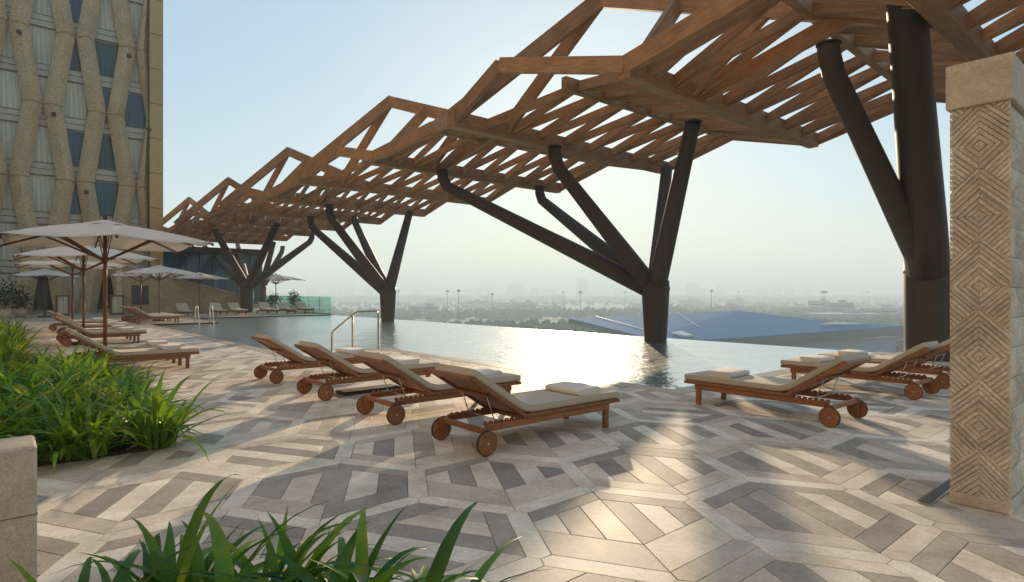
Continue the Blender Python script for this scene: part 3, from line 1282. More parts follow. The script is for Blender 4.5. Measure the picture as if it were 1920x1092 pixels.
# left rows under the parasols
for (s, t_, lab, tl) in ((-12.95, 1.07, 'nearest teak lounger under the big parasols at left, beside the plants', 'folded white towel on the nearest lounger under the parasols'),
                         (-14.15, 1.07, 'teak lounger just behind the nearest one under the big parasol pole', 'folded white towel on the lounger right behind the nearest parasol one'),
                         (-20.15, 1.35, 'third teak lounger from the plants, under the second parasol', 'folded white towel on the third lounger under the parasols'),
                         (-21.5, 1.35, 'fourth teak lounger from the plants, under the second parasol', 'folded white towel on the fourth lounger under the parasols'),
                         (-24.9, 1.55, 'fifth teak lounger from the plants, under the third parasol', 'folded white towel on the fifth lounger under the parasols'),
                         (-28.2, 1.5, 'last teak lounger of the left row before the tower', 'folded white towel on the last lounger before the tower')):
    lounger((s, t_, 0), 0, lab, tl, 1.38, 0.03)
for (s, t_, lab) in ((-32.0, 4.75, 'teak lounger in a trio by the pool ladder, nearest of the three'),
                     (-33.7, 4.75, 'middle teak lounger of the trio by the pool ladder'),
                     (-35.3, 4.75, 'hindmost teak lounger of the trio by the pool ladder')):
    lounger((s, t_, 0), 0, lab, None)
FARL = [(8.5, 'far lounger before the sloping wall, left end of the far row'), (10.4, 'far lounger in the shade of the sloping wall, second from left'),
        (11.5, 'far lounger right beside the five armed column'), (13.4, 'far lounger just right of the twin columns'),
        (14.7, 'far lounger left of the parasol beside the glass screen'), (15.9, 'far lounger at the right end beside the glass screen')]
for t_, lab in FARL:
    lounger((-41.3, t_, 0), R(-90), lab, None)

# ------------------------------------------------------------------ parasols
def make_parasol():
    t = thing('parasol', 'x', 'parasol')
    MB().lathe([(0.0, 0), (0.30, 0), (0.30, 0.05), (0.27, 0.07), (0.05, 0.075), (0.045, 0.3), (0.0, 0.3)], 28).build('base', M['bronze'], t)
    MB().tube([(0, 0, 0.07), (0, 0, 2.72)], 0.033, 16).build('pole', M['pole_wood'], t)
    MB().lathe([(0.036, 2.03), (0.075, 2.035), (0.08, 2.09), (0.036, 2.10)], 18).build('runner_hub', M['pole_wood'], t)
    MB().lathe([(0.0, 2.80), (0.03, 2.80), (0.038, 2.86), (0.02, 2.90), (0.0, 2.91)], 14).build('finial', M['bronze'], t)
    hs = 1.5
    zc, zk, zm = 2.76, 2.36, 2.425
    tips = []
    for k in range(8):
        a = R(45 * k)
        if k % 2:
            p = Vector((math.copysign(hs, math.cos(a)), math.copysign(hs, math.sin(a)), zk))
        else:
            p = Vector((round(math.cos(a)) * hs, round(math.sin(a)) * hs, zm))
        tips.append(p)
    ctr = Vector((0, 0, zc))
    # cloth: eight sectors, sagging between ribs
    cl = MB()
    n = 7
    for k in range(8):
        a, b = tips[k], tips[(k + 1) % 8]
        grid = {}
        vs_ = []
        for i in range(n + 1):
            for j in range(n + 1):
                u = i / n
                p = ctr.lerp(a, u).lerp(ctr.lerp(b, u), j / n)
                arch = 0.035 * math.sin(math.pi * u)         # slightly convex along the ribs
                sag = -0.045 * u * math.sin(math.pi * j / n)
                inn = -0.03 * math.sin(math.pi * j / n) * (u ** 3)
                p = p + Vector((p.x * inn, p.y * inn, arch + sag))
                grid[i, j] = len(vs_)
                vs_.append(p)
        m_ = len(vs_)
        vs_ += [v_ - Vector((0, 0, 0.006)) for v_ in vs_]
        fs_ = []
        for i in range(n):
            for j in range(n):
                q = (grid[i, j], grid[i + 1, j], grid[i + 1, j + 1], grid[i, j + 1])
                fs_.append(q)
                fs_.append(tuple(m_ + e for e in q)[::-1])
        for j in range(n):
            fs_.append((grid[n, j], m_ + grid[n, j], m_ + grid[n, j + 1], grid[n, j + 1]))
        cl.add(vs_, fs_, 0, True)
    can = cl.build('canopy', M['parasol'], t)
    v_ = MB()
    cap = [(0.36 * math.cos(R(45 * k)) * (1.25 if k % 2 else 1), 0.36 * math.sin(R(45 * k)) * (1.25 if k % 2 else 1)) for k in range(8)]
    for k in range(8):
        a, b = cap[k], cap[(k + 1) % 8]
        mid = ((a[0] + b[0]) / 2 * 1.02, (a[1] + b[1]) / 2 * 1.02)
        for (p, q) in ((a, mid), (mid, b)):
            zp, zq = (2.715 if p == mid else 2.685), (2.715 if q == mid else 2.685)
            v_.add([(0, 0, 2.815), (p[0], p[1], zp), (q[0], q[1], zq), (0, 0, 2.808), (p[0], p[1], zp - 0.006), (q[0], q[1], zq - 0.006)],
                   [(0, 1, 2), (5, 4, 3), (1, 4, 5, 2)], 0, False)
    v_.build('vent_cap', M['parasol'], can)
    for k, p in enumerate(tips):
        a = Vector((p.x * 0.02, p.y * 0.02, zc - 0.035))
        e = p + Vector((0, 0, -0.028))
        mid = a.lerp(e, 0.5) + Vector((0, 0, 0.033))
        r_ = MB()
        r_.bar(a, mid, 0.022, 0.032)
        r_.bar(mid, e, 0.022, 0.032)
        rb = r_.build('rib', M['pole_wood'], t)
        s_ = MB()
        st = Vector((p.x, p.y, 0)).normalized() * 0.07 + Vector((0, 0, 2.065))
        sd = Vector((-p.y, p.x, 0)).normalized() * 0.018
        en = a.lerp(e, 0.56) + Vector((0, 0, 0.01))
        s_.bar(st + sd, en + sd, 0.014, 0.026)
        s_.bar(st - sd, en - sd, 0.014, 0.026)
        s_.build('strut', M['pole_wood'], rb)
        MB().cbox(e * 0.995, (0.04, 0.04, 0.035), 0.008).build('rib_cap', M['black'], rb)
    return t


par0 = make_parasol()
PARS = [((-13.5, 1.5), 0, 'largest cream parasol at left, nearest the camera, over the first loungers'),
        ((-20.3, 1.76), 2, 'second cream parasol at left, its canopy just below the nearest one'),
        ((-26.2, 1.95), -3, 'third cream parasol at left, behind the two large ones'),
        ((-43.8, 1.96), 4, 'small parasol at the far left in front of the tower glazing'),
        ((-34.5, 6.1), 3, 'cream parasol over the trio of loungers by the pool ladder'),
        ((-40.6, 6.25), -4, 'parasol half hidden behind the one over the lounger trio'),
        ((-47.2 + 2.0, 10.4), 5, 'small parasol before the sloping wall, left of the branched columns'),
        ((-45.8, 17.0 - 1.2), 12, 'lone parasol standing right of the branched columns, against the sky')]
for k, ((x, y), a, lab) in enumerate(PARS):
    o = par0 if k == 0 else copy_tree(par0)
    o.location = (x, y, 0)
    o.rotation_euler = (0, 0, R(a))
    tag(o, lab, 'parasol', 'cream square parasols')

# ------------------------------------------------------------------ carved pier
pier = thing('carved_pier', 'tall carved sandstone pier with diamond relief and plain cap at right', 'pier', (-1.0, 4.97, 0))
PX0, PX1 = -0.165, 0.165                       # along X
PY0, PY1 = 0.0, 0.62                           # depth
ZP0, ZP1 = 0.08, 2.70
MB().box((0, 0.31, 1.40), (0.30, 0.59, 2.62)).build('core', M['pier_back'], pier)
MB().cbox((0, 0.31, 0.04), (0.338, 0.63, 0.08), 0.008).build('plinth', M['pier_cap'], pier)
MB().cbox((0.0, 0.31, 2.85), (0.365, 0.66, 0.30), 0.006).build('cap', M['pier_cap'], pier)


def carve(face_w, z0, z1, place, rnd, strip=0.030, period=0.47):
    """diamond relief: nested diamonds, chevrons between them, stripes in the corners; every stone strip its own piece"""
    hw = face_w / 2
    face = [(-hw, z0), (hw, z0), (hw, z1), (-hw, z1)]
    k = math.floor((z0 - 0.6) / period)
    out = []
    zc = z0 - period
    while zc < z1 + period:
        # diamond, four wedges
        for sx in (-1, 1):
            for sz in (-1, 1):
                tri = [(0, zc), (sx * hw, zc), (0, zc + sz * hw)]
                nn = int(hw / math.sqrt(2) / strip + 0.5)
                st = hw / math.sqrt(2) / nn
                for q in range(nn):
                    nx, nz = sx / math.sqrt(2), sz / math.sqrt(2)
                    base = nz * zc
                    p = clip_half(tri, nx, nz, base + (q + 1) * st - 0.0022)
                    p = clip_half(p, -nx, -nz, -(base + q * st + 0.0022)) if len(p) > 2 else []
                    out.append((p, 'd', q))
        # the band between two diamonds: stripes at both sides and a chevron stack in the middle
        zt = zc + period
        for sx in (-1, 1):
            reg = [(0, zc + hw), (sx * hw, zc), (sx * hw, zt), (0, zt - hw)]
            # lower-outer triangle runs one way, inner strip the other
            low = clip_half(reg, sx / math.sqrt(2), 1 / math.sqrt(2), (zc + hw + (period - 2 * hw)) / math.sqrt(2) + 0.02)
            up_ = clip_half(reg, -sx / math.sqrt(2), -1 / math.sqrt(2), -((zc + hw + (period - 2 * hw)) / math.sqrt(2) + 0.02))
            for region, (nx, nz) in ((low, (sx / math.sqrt(2), 1 / math.sqrt(2))), (up_, (-sx / math.sqrt(2), 1 / math.sqrt(2)))):
                if len(region) < 3:
                    continue
                vals = [nx * a + nz * b for a, b in region]
                c0 = math.floor(min(vals) / strip) * strip
                while c0 < max(vals):
                    p = clip_half(region, nx, nz, c0 + strip - 0.0022)
                    p = clip_half(p, -nx, -nz, -(c0 + 0.0022)) if len(p) > 2 else []
                    out.append((p, 's', 0))
                    c0 += strip
        zc += period
    for p, kind, q in out:
        if len(p) < 3:
            continue
        p = clip_rect(p, (-hw + 0.002, hw - 0.002, z0, z1))
        if len(p) < 3 or area(p) < 0.00025:
            continue
        d = 0.007 + rnd.uniform(-0.0025, 0.0035)
        m_ = MB()
        n_ = len(p)
        cx, cz = sum(a for a, b in p) / n_, sum(b for a, b in p) / n_
        pt = [(cx + (a - cx) * 0.93, cz + (b - cz) * 0.93) for a, b in p]
        tilt = rnd.uniform(-0.05, 0.05)
        vs_ = [place(a, b, -0.004) for a, b in p] + [place(a, b, d * 0.7) for a, b in p] + [place(a, b, d + tilt * (a - cx)) for a, b in pt]
        fs_ = [tuple(range(2 * n_, 3 * n_))] + [(i, (i + 1) % n_, n_ + (i + 1) % n_, n_ + i) for i in range(n_)]
        fs_ += [(n_ + i, n_ + (i + 1) % n_, 2 * n_ + (i + 1) % n_, 2 * n_ + i) for i in range(n_)]
        m_.add(vs_, fs_)
        o = m_.build('relief_stone', M['pier'], pier)


rp_ = random.Random(8)
carve(0.33, ZP0, ZP1, lambda a, b, h: (a, 0.0115 - h, b), rp_, 0.027)
# rough split stone on the side that faces right
side = MB()
for k in range(13):
    for j in range(3):
        z0, z1 = ZP0 + k * 0.2, ZP0 + (k + 1) * 0.2
        y0, y1 = j * 0.2 + 0.012, (j + 1) * 0.2 + 0.008
        c = Vector((0.165 + rp_.uniform(0.004, 0.03), (y0 + y1) / 2 + rp_.uniform(-0.05, 0.05), (z0 + z1) / 2 + rp_.uniform(-0.05, 0.05)))
        m_ = MB()
        q = [(0.148, y0, z0), (0.148, y1, z0), (0.148, y1, z1), (0.148, y0, z1)]
        qs = [(0.152, y0 + 0.006, z0 + 0.006), (0.152, y1 - 0.006, z0 + 0.006), (0.152, y1 - 0.006, z1 - 0.006), (0.152, y0 + 0.006, z1 - 0.006)]
        m_.add(q + qs + [c], [(0, 1, 5, 4), (1, 2, 6, 5), (2, 3, 7, 6), (3, 0, 4, 7), (4, 5, 8), (5, 6, 8), (6, 7, 8), (7, 4, 8)])
        m_.build('facet_stone', M['pier'], pier)

# ------------------------------------------------------------------ pool hardware and glass
hr = thing('handrail', 'brass handrail stepping down into the pool behind the row of loungers', 'handrail', (-14.5, 6.4, 0))
MB().tube([(0, 0, -0.8), (0, 0, 0.40), (0, 0.04, 0.46), (0, 0.62, 0.90), (0, 0.70, 0.935), (0, 1.25, 0.94), (0, 1.30, 0.90), (0, 1.31, -0.3)], 0.024, 12).build('rail', M['brass'], hr)
MB().tube([(0, 0.56, -0.6), (0, 0.56, 0.85)], 0.022, 12).build('post', M['brass'], hr)
ld = thing('pool_ladder', 'pale steel ladder rails arching into the far pool corner', 'ladder', (-30.6, 7.0, 0))
for dx in (0.0, 0.62):
    pts = [(-0.55, dx, 0.0), (-0.55, dx, 0.62)]
    for k in range(1, 8):
        a = R(180 - 180 * k / 8)
        pts.append((-0.28 + 0.27 * math.cos(a), dx, 0.62 + 0.22 * math.sin(a)))
    pts += [(0.02, dx, 0.55), (0.25, dx, -0.5)]
    MB().tube(pts, 0.024, 10).build('rail', M['steel'], ld)
for k in range(2):
    MB().cbox((0.16 + 0.05 * k, 0.31, -0.18 - 0.25 * k), (0.09, 0.60, 0.03), 0.006).build('tread', M['steel'], ld)


def balustrade(label, s0, s1, t_, n, h=1.15):
    o = thing('glass_balustrade', label, 'balustrade', ((s0 + s1) / 2, t_, 0))
    L = (s1 - s0) / n
    for k in range(n):
        x = s0 + L * (k + 0.5) - (s0 + s1) / 2
        MB().cbox((x, 0, h / 2), (L - 0.02, 0.018, h), 0.003).build('glass_pane', M['glass'], o)
        MB().cbox((x - L / 2 + 0.0, 0, h / 2), (0.016, 0.03, h + 0.012), 0.003).build('edge_profile', M['mullion'], o)
    MB().cbox((0, 0, 0.02), (s1 - s0 + 0.04, 0.07, 0.09), 0.006).build('base_channel', M['steel'], o)


balustrade('clear glass screen with dark edge at the right end of the pool', -4.75, 3.2, 16.45, 5)
balustrade('green tinted glass screen at the left far corner of the pool', -50.0, -37.2, 16.35, 7)

# ------------------------------------------------------------------ tower
TS = -50.0
tower = thing('hotel_tower', 'tall tower with bronze perforated zigzag lattice over curtained windows', 'tower', (TS, 0, 0))
T_L, T_R, ZTOP = -12.0, 8.13, 32.0
MB().box((-6.2, (T_L + 8.9) / 2, ZTOP / 2), (11.4, 8.9 - T_L, ZTOP)).build('wall', M['spandrel'], tower)
FL = 3.27
rw = random.Random(21)
bay = 1.75
nb_ = int((T_R - T_L) / bay)
pm = {}
for kind in ('pane_curtain', 'pane_blue', 'pane_dark', 'pane_teal'):
    pm[kind] = MB().box((0, 0, 0), (0.04, bay - 0.09, FL - 0.95)).mesh('window_pane', M[kind])
mull = MB().box((0, 0, 0), (0.10, 0.06, FL - 0.85)).mesh('mullion', M['mullion'])
span_w = T_R - T_L
blue_spots = {(4, -2), (4, -1), (3, -2), (3, -3), (5, -2), (5, -3), (6, -3), (2, -2), (1, -3), (2, -3)}
for fl in range(int(ZTOP / FL) - 1):
    z = fl * FL
    MB().box((-0.40, (T_L + T_R) / 2, z + FL - 0.2), (0.30, span_w, 0.72)).build('spandrel_band', M['spandrel'], tower)
    MB().box((-0.232, (T_L + T_R) / 2, z + FL - 0.19), (0.02, span_w, 0.04)).build('joint_strip', M['mullion'], tower)
    for j in range(nb_):
        y = T_R - (j + 0.5) * bay
        key = (fl, -(j + 1))
        kind = 'pane_curtain'
        if key in blue_spots:
            kind = 'pane_blue' if rw.random() < 0.75 else 'pane_teal'
        elif fl == 0:
            kind = 'pane_dark' if rw.random() < 0.5 else 'pane_curtain'
        o = link('window_pane', pm[kind], tower, (-0.42, y, z + FL / 2 - 0.2))
        o.rotation_euler = (0, rw.uniform(-0.01, 0.01), rw.uniform(-0.012, 0.012))
        link('mullion', mull, tower, (-0.40, y + bay / 2, z + FL / 2 - 0.2))
# zigzag ribs, folded along their middle, meeting their neighbours every 9.8 m
ZN, RW, FO = 8.94, 1.02, 0.62
tA0 = 7.39
for i in range(-12, 1):
    if i > 0:
        continue
    # rib lives between tA0+1.75*i and tA0+1.75*(i+1); even ribs touch low edge at phase A
    e0 = tA0 + 1.75 * i
    e1 = e0 + 1.75
    zs = []
    zz = ZN - 9.8
    k = 0
    while zz < ZTOP + 5:
        zs.append((zz, k))
        zz += 4.9
        k += 1
    mb = MB()
    rows = []
    for zz, k in zs:
        touch0 = ((k + i) % 2 == 0)
        a = e0 + 0.02 if touch0 else e1 - 0.02 - RW
        zz = max(0.0, zz)
        rows.append((a, a + RW, zz))
    if rows[0][2] == 0.0:
        a0, b0, _ = rows[0]
        a1, b1, z1 = rows[1]
        f = 0.86 / 4.9
        rows[0] = (a0 + (a1 - a0) * f, b0 + (b1 - b0) * f, 0.0)
    clipR = T_R - 0.02
    vs_, fs_ = [], []
    for (a, b, zz) in rows:
        a, b = min(a, clipR - 0.1), min(b, clipR)
        vs_ += [(0.06, a, zz), (FO, (a + b) / 2, zz), (0.06, b, zz), (-0.1, (a + b) / 2, zz)]
    for r_ in range(len(rows) - 1):
        o_ = r_ * 4
        for c_ in range(4):
            c2 = (c_ + 1) % 4
            fs_.append((o_ + c_, o_ + 4 + c_, o_ + 4 + c2, o_ + c2))
    mb.add(vs_, fs_)
    rib = mb.build('lattice_rib', M['perforated'], tower)
    for (a, b, zz) in rows[1:]:
        if zz > ZTOP:
            continue
        sm = MB()
        a, b = min(a, clipR - 0.1), min(b, clipR)
        mid = (FO + 0.012, (a + b) / 2, zz)
        sm.bar((0.07, a, zz), mid, 0.03, 0.09)
        sm.bar(mid, (0.07, b, zz), 0.03, 0.09)
        sm.build('seam', M['fin'], rib)
        if (round(zz * 10) + i) % 3 == 0:
            MB().lathe([(0, -0.17), (0.11, -0.13), (0.16, 0), (0.11, 0.13), (0, 0.17)], 14, (FO + 0.14, (a + b) / 2, zz - 0.75)).build('facade_light', M['bronze'], rib)
# corner cladding
for k in range(13):
    MB().cbox((-0.05, (8.13 + 8.98) / 2, 1.25 + k * 2.5), (1.5, 0.85, 2.47), 0.01).build('corner_panel', M['fin'], tower)
# unseen sandstone front added behind the viewpoint to bounce warm sunlight onto the deck
M['bounce_stone'] = stone('bounce front sandstone', (0.66, 0.52, 0.37), 0.85, 20, 0.05, 0.15, 0.3)
front = thing('added_bounce_front', 'added unseen sandstone front with windows, bouncing warm sunlight onto the terrace from behind', 'building', (-10.0, -7.5, 0))
FW, FH = 64.0, 19.0
nx_, nz_ = 16, 5
cw, ch = FW / nx_, FH / nz_
for k in range(nx_ + 1):
    MB().cbox((-FW / 2 + k * cw, 0, FH / 2), (2.0, 0.7, FH), 0.01).build('wall_pier', M['bounce_stone'], front)
for r_ in range(nz_ + 1):
    MB().cbox((0, -0.03, min(FH - 0.75, max(0.5, r_ * ch))), (FW, 0.6, 1.5 if r_ else 1.0), 0.01).build('wall_band', M['bounce_stone'], front)
MB().cbox((0, 0.1, FH + 0.2), (FW + 1.6, 1.3, 0.5), 0.02).build('cornice', M['bounce_stone'], front)
pn = MB().box((0, 0, 0), (cw - 2.02, 0.05, ch - 1.52)).mesh('window_pane', M['pane_curtain'])
for k in range(nx_):
    for r_ in range(nz_):
        link('window_pane', pn, front, (-FW / 2 + (k + 0.5) * cw, -0.2, (r_ + 0.5) * ch))
MB().box((0, -0.9, FH / 2), (FW, 0.5, FH)).build('back_wall', M['bounce_stone'], front)
# planting and lamps at the foot of the tower
def lantern(label, loc):
    o = thing('floor_lantern', label, 'lantern', loc)
    for sx in (-1, 1):
        for sy in (-1, 1):
            MB().cbox((sx * 0.3, sy * 0.3, 0.6), (0.06, 0.06, 1.2), 0.006).build('post', M['pole_wood'], o)
    MB().cbox((0, 0, 1.22), (0.72, 0.72, 0.07), 0.01).build('lid', M['pole_wood'], o)
    MB().cbox((0, 0, 0.05), (0.70, 0.70, 0.08), 0.01).build('base', M['pole_wood'], o)
    for sx, sy in ((1, 0), (-1, 0), (0, 1), (0, -1)):
        MB().box((sx * 0.285, sy * 0.285, 0.64), (0.012 if sx else 0.52, 0.012 if sy else 0.52, 1.0)).build('screen', M['pane_curtain'], o)


p = at(117, 604, 0)
lantern('square wooden lantern with pale screens at the foot of the tower, beside the small parasol', along(117, 37, 0))
lantern('square wooden lantern with pale screens right beside the white corner of the sloping wall', along(219, 38, 0))

# ------------------------------------------------------------------ sloping wall and glass pavilion at the far end
WS = -46.0
wl = thing('sloping_wall', 'rough beige wall with sloping top and dark window at the far end', 'wall', (WS, 0, 0))
t0_, t1_ = 6.0, 13.5
mb = MB()
za, zb = 3.2, 1.1
poly = [(t0_, 0), (t1_, 0), (t1_, zb), (t0_, za)]
# hole for the window is framed by four pieces
w0, w1, h0, h1 = 6.45, 7.55, 0.55, 1.95


def topz(t_):
    return za + (zb - za) * (t_ - t0_) / (t1_ - t0_)


for q in ([(t0_, 0), (w0, 0), (w0, topz(w0)), (t0_, za)], [(w1, 0), (t1_, 0), (t1_, zb), (w1, topz(w1))],
          [(w0, 0), (w1, 0), (w1, h0), (w0, h0)], [(w0, h1), (w1, h1), (w1, topz(w1)), (w0, topz(w0))]):
    n_ = len(q)
    vs_ = [(0.2, a, b) for a, b in q] + [(-0.2, a, b) for a, b in q]
    mb.add(vs_, [tuple(range(n_)), tuple(range(n_, 2 * n_))[::-1]] + [(i, n_ + i, n_ + (i + 1) % n_, (i + 1) % n_) for i in range(n_)])
mb.build('wall_body', M['ramp_wall'], wl)
mb = MB().bar((0, t0_ - 0.06, za + 0.05), (0, t1_ + 0.06, zb + 0.05), 0.52, 0.09, 0, (0, 0, 1), 0.01)
mb.build('wall_coping', M['coping'], wl)
MB().cbox((0.02, t0_ - 0.16, za / 2 + 0.03), (0.6, 0.3, za + 0.06), 0.01).build('end_pier', M['planter'], wl)
win = MB().box((0.02, (w0 + w1) / 2, (h0 + h1) / 2), (0.04, w1 - w0 - 0.08, h1 - h0 - 0.08)).build('window', M['pane_dark'], wl)
fm = MB()
for (y, z, sy, sz) in (((w0 + w1) / 2, h0 + 0.03, w1 - w0, 0.07), ((w0 + w1) / 2, h1 - 0.03, w1 - w0, 0.07), (w0 + 0.03, (h0 + h1) / 2, 0.07, h1 - h0 - 0.13), (w1 - 0.03, (h0 + h1) / 2, 0.07, h1 - h0 - 0.13)):
    fm.cbox((0.16, y, z), (0.12, sy, sz), 0.006)
fm.build('frame', M['fin'], win)

pv = thing('glass_pavilion', 'low blue glass pavilion behind the sloping wall under the canopy end', 'pavilion', (-55.0, 0, 0))
for k in range(9):
    y = 9.2 + k * 1.0
    MB().box((0, y, 2.55), (0.05, 0.92, 4.3)).build('glass_panel', M['pane_blue'] if k < 6 else M['pane_teal'], pv)
    MB().cbox((0.05, y + 0.5, 2.55), (0.16, 0.07, 4.3), 0.006).build('mullion', M['mullion'], pv)
MB().cbox((-2.0, 13.2, 4.95), (5.2, 9.6, 0.5), 0.02).build('roof_slab', M['bronze'], pv)
MB().cbox((-2.0, 13.2, 0.2), (4.6, 9.2, 0.4), 0.02).build('plinth', M['ramp_wall'], pv)
MB().box((-3.9, 13.2, 2.6), (0.3, 9.0, 4.2)).build('back_wall', M['pane_dark'], pv)

# ------------------------------------------------------------------ planting
def leaf_geo(L, W, el, droop, n=8, fold=0.22, twist=0.0):
    """strap leaf along +X arching over; returns verts, faces"""
    vs_, fs_ = [], []
    x = z = 0.0
    a = el
    for i in range(n + 1):
        u = i / n
        w = W * (0.55 + 0.45 * math.sin(math.pi * min(1, u * 1.1 + 0.12))) * (1 - max(0, (u - 0.62) / 0.38) ** 1.7)
        w = max(w, 0.0008)
        nz = math.cos(a)
        nx = -math.sin(a)
        tw = twist * u
        cy, sy = math.cos(tw), math.sin(tw)
        for sgn, dn in ((-1, fold), (0, 0.0), (1, fold)):
            yy = sgn * w / 2 * cy
            hh = dn * w / 2 + sgn * w / 2 * sy
            vs_.append((x + nx * hh, yy, z + nz * hh))
        if i < n:
            x += math.cos(a) * L / n
            z += math.sin(a) * L / n
            a -= droop / n * (0.4 + 1.2 * u)
    for i in range(n):
        o = i * 3
        fs_ += [(o, o + 1, o + 4, o + 3), (o + 1, o + 2, o + 5, o + 4)]
    return vs_, fs_


rl = random.Random(77)
leaf_var = []
for k in range(14):
    vs_, fs_ = leaf_geo(rl.uniform(0.48, 0.80), rl.uniform(0.034, 0.052), R(rl.uniform(46, 86)), R(rl.uniform(50, 135)), 10, rl.uniform(0.15, 0.35), rl.uniform(-0.5, 0.5))
    leaf_var.append(MB().add(vs_, fs_, 0, True).mesh('leaf', M['leaf']))
for k in range(3):
    vs_, fs_ = leaf_geo(rl.uniform(0.40, 0.6), rl.uniform(0.03, 0.042), R(rl.uniform(45, 70)), R(rl.uniform(100, 150)), 10, 0.5, rl.uniform(-1.2, 1.2))
    leaf_var.append(MB().add(vs_, fs_, 0, True).mesh('leaf', M['leaf_dry']))
planter2 = thing('low_planter', 'low stone planter box at the bottom edge holding strap leaved plants', 'planter', (*along(520, 1.75, 0)[:2], 0), YAW)
MB().cbox((0, 0, 0.11), (2.3, 0.9, 0.22), 0.01).build('box', M['planter'], planter2)
MB().box((0, 0, 0.225), (2.15, 0.76, 0.03)).build('soil', M['soil'], planter2)
CL = [(175, 1.72, 40, 'leftmost strap leaved plant in the foreground, lower left corner'),
      (330, 1.90, 56, 'foreground strap leaved plant with the yellowing leaf, second from left'),
      (500, 1.98, 60, 'tallest foreground strap leaved plant, middle of the low planter'),
      (640, 1.88, 54, 'foreground strap leaved plant fourth from left, upright broad leaves'),
      (775, 1.66, 36, 'rightmost foreground strap leaved plant, one leaf reaching far right'),
      (420, 1.62, 40, 'foreground strap leaved plant at the bottom edge between its neighbours')]
for (px, d, n_, lab) in CL:
    p = along(px, d, 0.24)
    t = thing('strap_leaf_plant', lab, 'plant', p, 0, 'strap leaved plants in the low planter')
    for k in range(n_):
        o = link('leaf', leaf_var[rl.randrange(14) if rl.random() < 0.92 else rl.randrange(14, 17)], t, (rl.uniform(-0.07, 0.07), rl.uniform(-0.07, 0.07), 0.0))
        s_ = rl.uniform(0.75, 1.12)
        o.rotation_euler = (rl.uniform(-0.15, 0.15), rl.uniform(-0.2, 0.12), rl.uniform(0, 2 * math.pi))
        o.scale = (s_, s_, s_)


def clump(seed, n_, L0, L1, W0, W1, mat, el=(35, 80), seg=6):
    r_ = random.Random(seed)
    mb = MB()
    for k in range(n_):
        vs_, fs_ = leaf_geo(r_.uniform(L0, L1), r_.uniform(W0, W1), R(r_.uniform(*el)), R(r_.uniform(50, 130)), seg, 0.2, r_.uniform(-0.4, 0.4))
        a = r_.uniform(0, 2 * math.pi)
        c, s_ = math.cos(a), math.sin(a)
        ox, oy = r_.uniform(-0.1, 0.1), r_.uniform(-0.1, 0.1)
        mb.add([(x * c - y * s_ + ox, x * s_ + y * c + oy, z) for x, y, z in vs_], fs_, 0, True)
    return mb.mesh('foliage', mat)


bed = MB()
bed.prism([(-6.32, -4), (-6.32, 1.18), (-11.9, 1.18), (-11.9, 0.5), (-26, 0.5), (-26, -4)], -0.02, 0.03)
bo = bed.build('planting_bed', M['soil'])
tag(bo, kind='structure')
cl_a = [clump(100 + k, 58, 0.40, 0.70, 0.034, 0.054, M['leaf_sunlit'] if k % 2 == 0 else M['leaf'], (28, 76), 7) for k in range(6)]  # every other clump takes the leaf colour with sunlight painted in
cl_b = [clump(200 + k, 60, 0.35, 0.62, 0.022, 0.034, M['leaf_sunlit'], (45, 88), 5) for k in range(5)]
rc = random.Random(9)
y = -2.2
while y < 1.30:
    x = -6.40
    while x > -11.9:
        X, D = camxd((x, y))
        if -1.05 * D < X:
            zone = 'at the near edge of the bed, behind the pale planter block' if (x > -7.0 and y < 0.6) else ('at the right tip of the bed, leaves over the paving' if y > 0.75 else ('deep inside the left bed, among its neighbours' if x > -9.5 else 'at the back of the strap leaved bed, before the loungers'))
            t = thing('leafy_plant', 'lush strap leaved plant ' + zone, 'plant', (x + rc.uniform(-0.1, 0.1), y + rc.uniform(-0.1, 0.1), 0.02), rc.uniform(0, 6.28), 'plants crowding the planting bed at left')
            s_ = rc.uniform(0.9, 1.25)
            t.scale = (s_, s_, s_ * rc.uniform(0.9, 1.15))
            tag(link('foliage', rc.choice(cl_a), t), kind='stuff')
        x -= rc.uniform(0.36, 0.46)
    y += 0.36
y = -2.6
while y < 0.45:
    x = -12.0
    while x > -24:
        X, D = camxd((x, y))
        if -1.0 * D < X:
            zone = 'right before the parasol loungers' if y > -0.5 else ('far left, beyond the strap leaved bed' if x > -18 else 'far left, farthest back towards the tower')
            t = thing('leafy_plant', 'yellow green plant painted as sunlit ' + zone, 'plant', (x + rc.uniform(-0.15, 0.15), y + rc.uniform(-0.12, 0.12), 0.02), rc.uniform(0, 6.28), 'plants painted as sunlit at the back of the bed')
            s_ = rc.uniform(1.2, 1.65)
            t.scale = (s_, s_, s_ * rc.uniform(0.85, 1.1))
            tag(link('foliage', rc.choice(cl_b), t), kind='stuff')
        x -= rc.uniform(0.65, 0.9)
    y += 0.55
# tall stone planter at the left edge
pl = thing('stone_planter', 'tall smooth pale stone planter block at the left edge', 'planter', (0, 0, 0))
MB().cbox((-3.93, -0.86, 0.345), (0.31, 2.0, 0.69), 0.012).build('block', M['planter'], pl)
MB().cbox((-3.93, -0.86, 0.352), (0.314, 2.004, 0.006), 0.001).build('joint', M['grout'], pl)


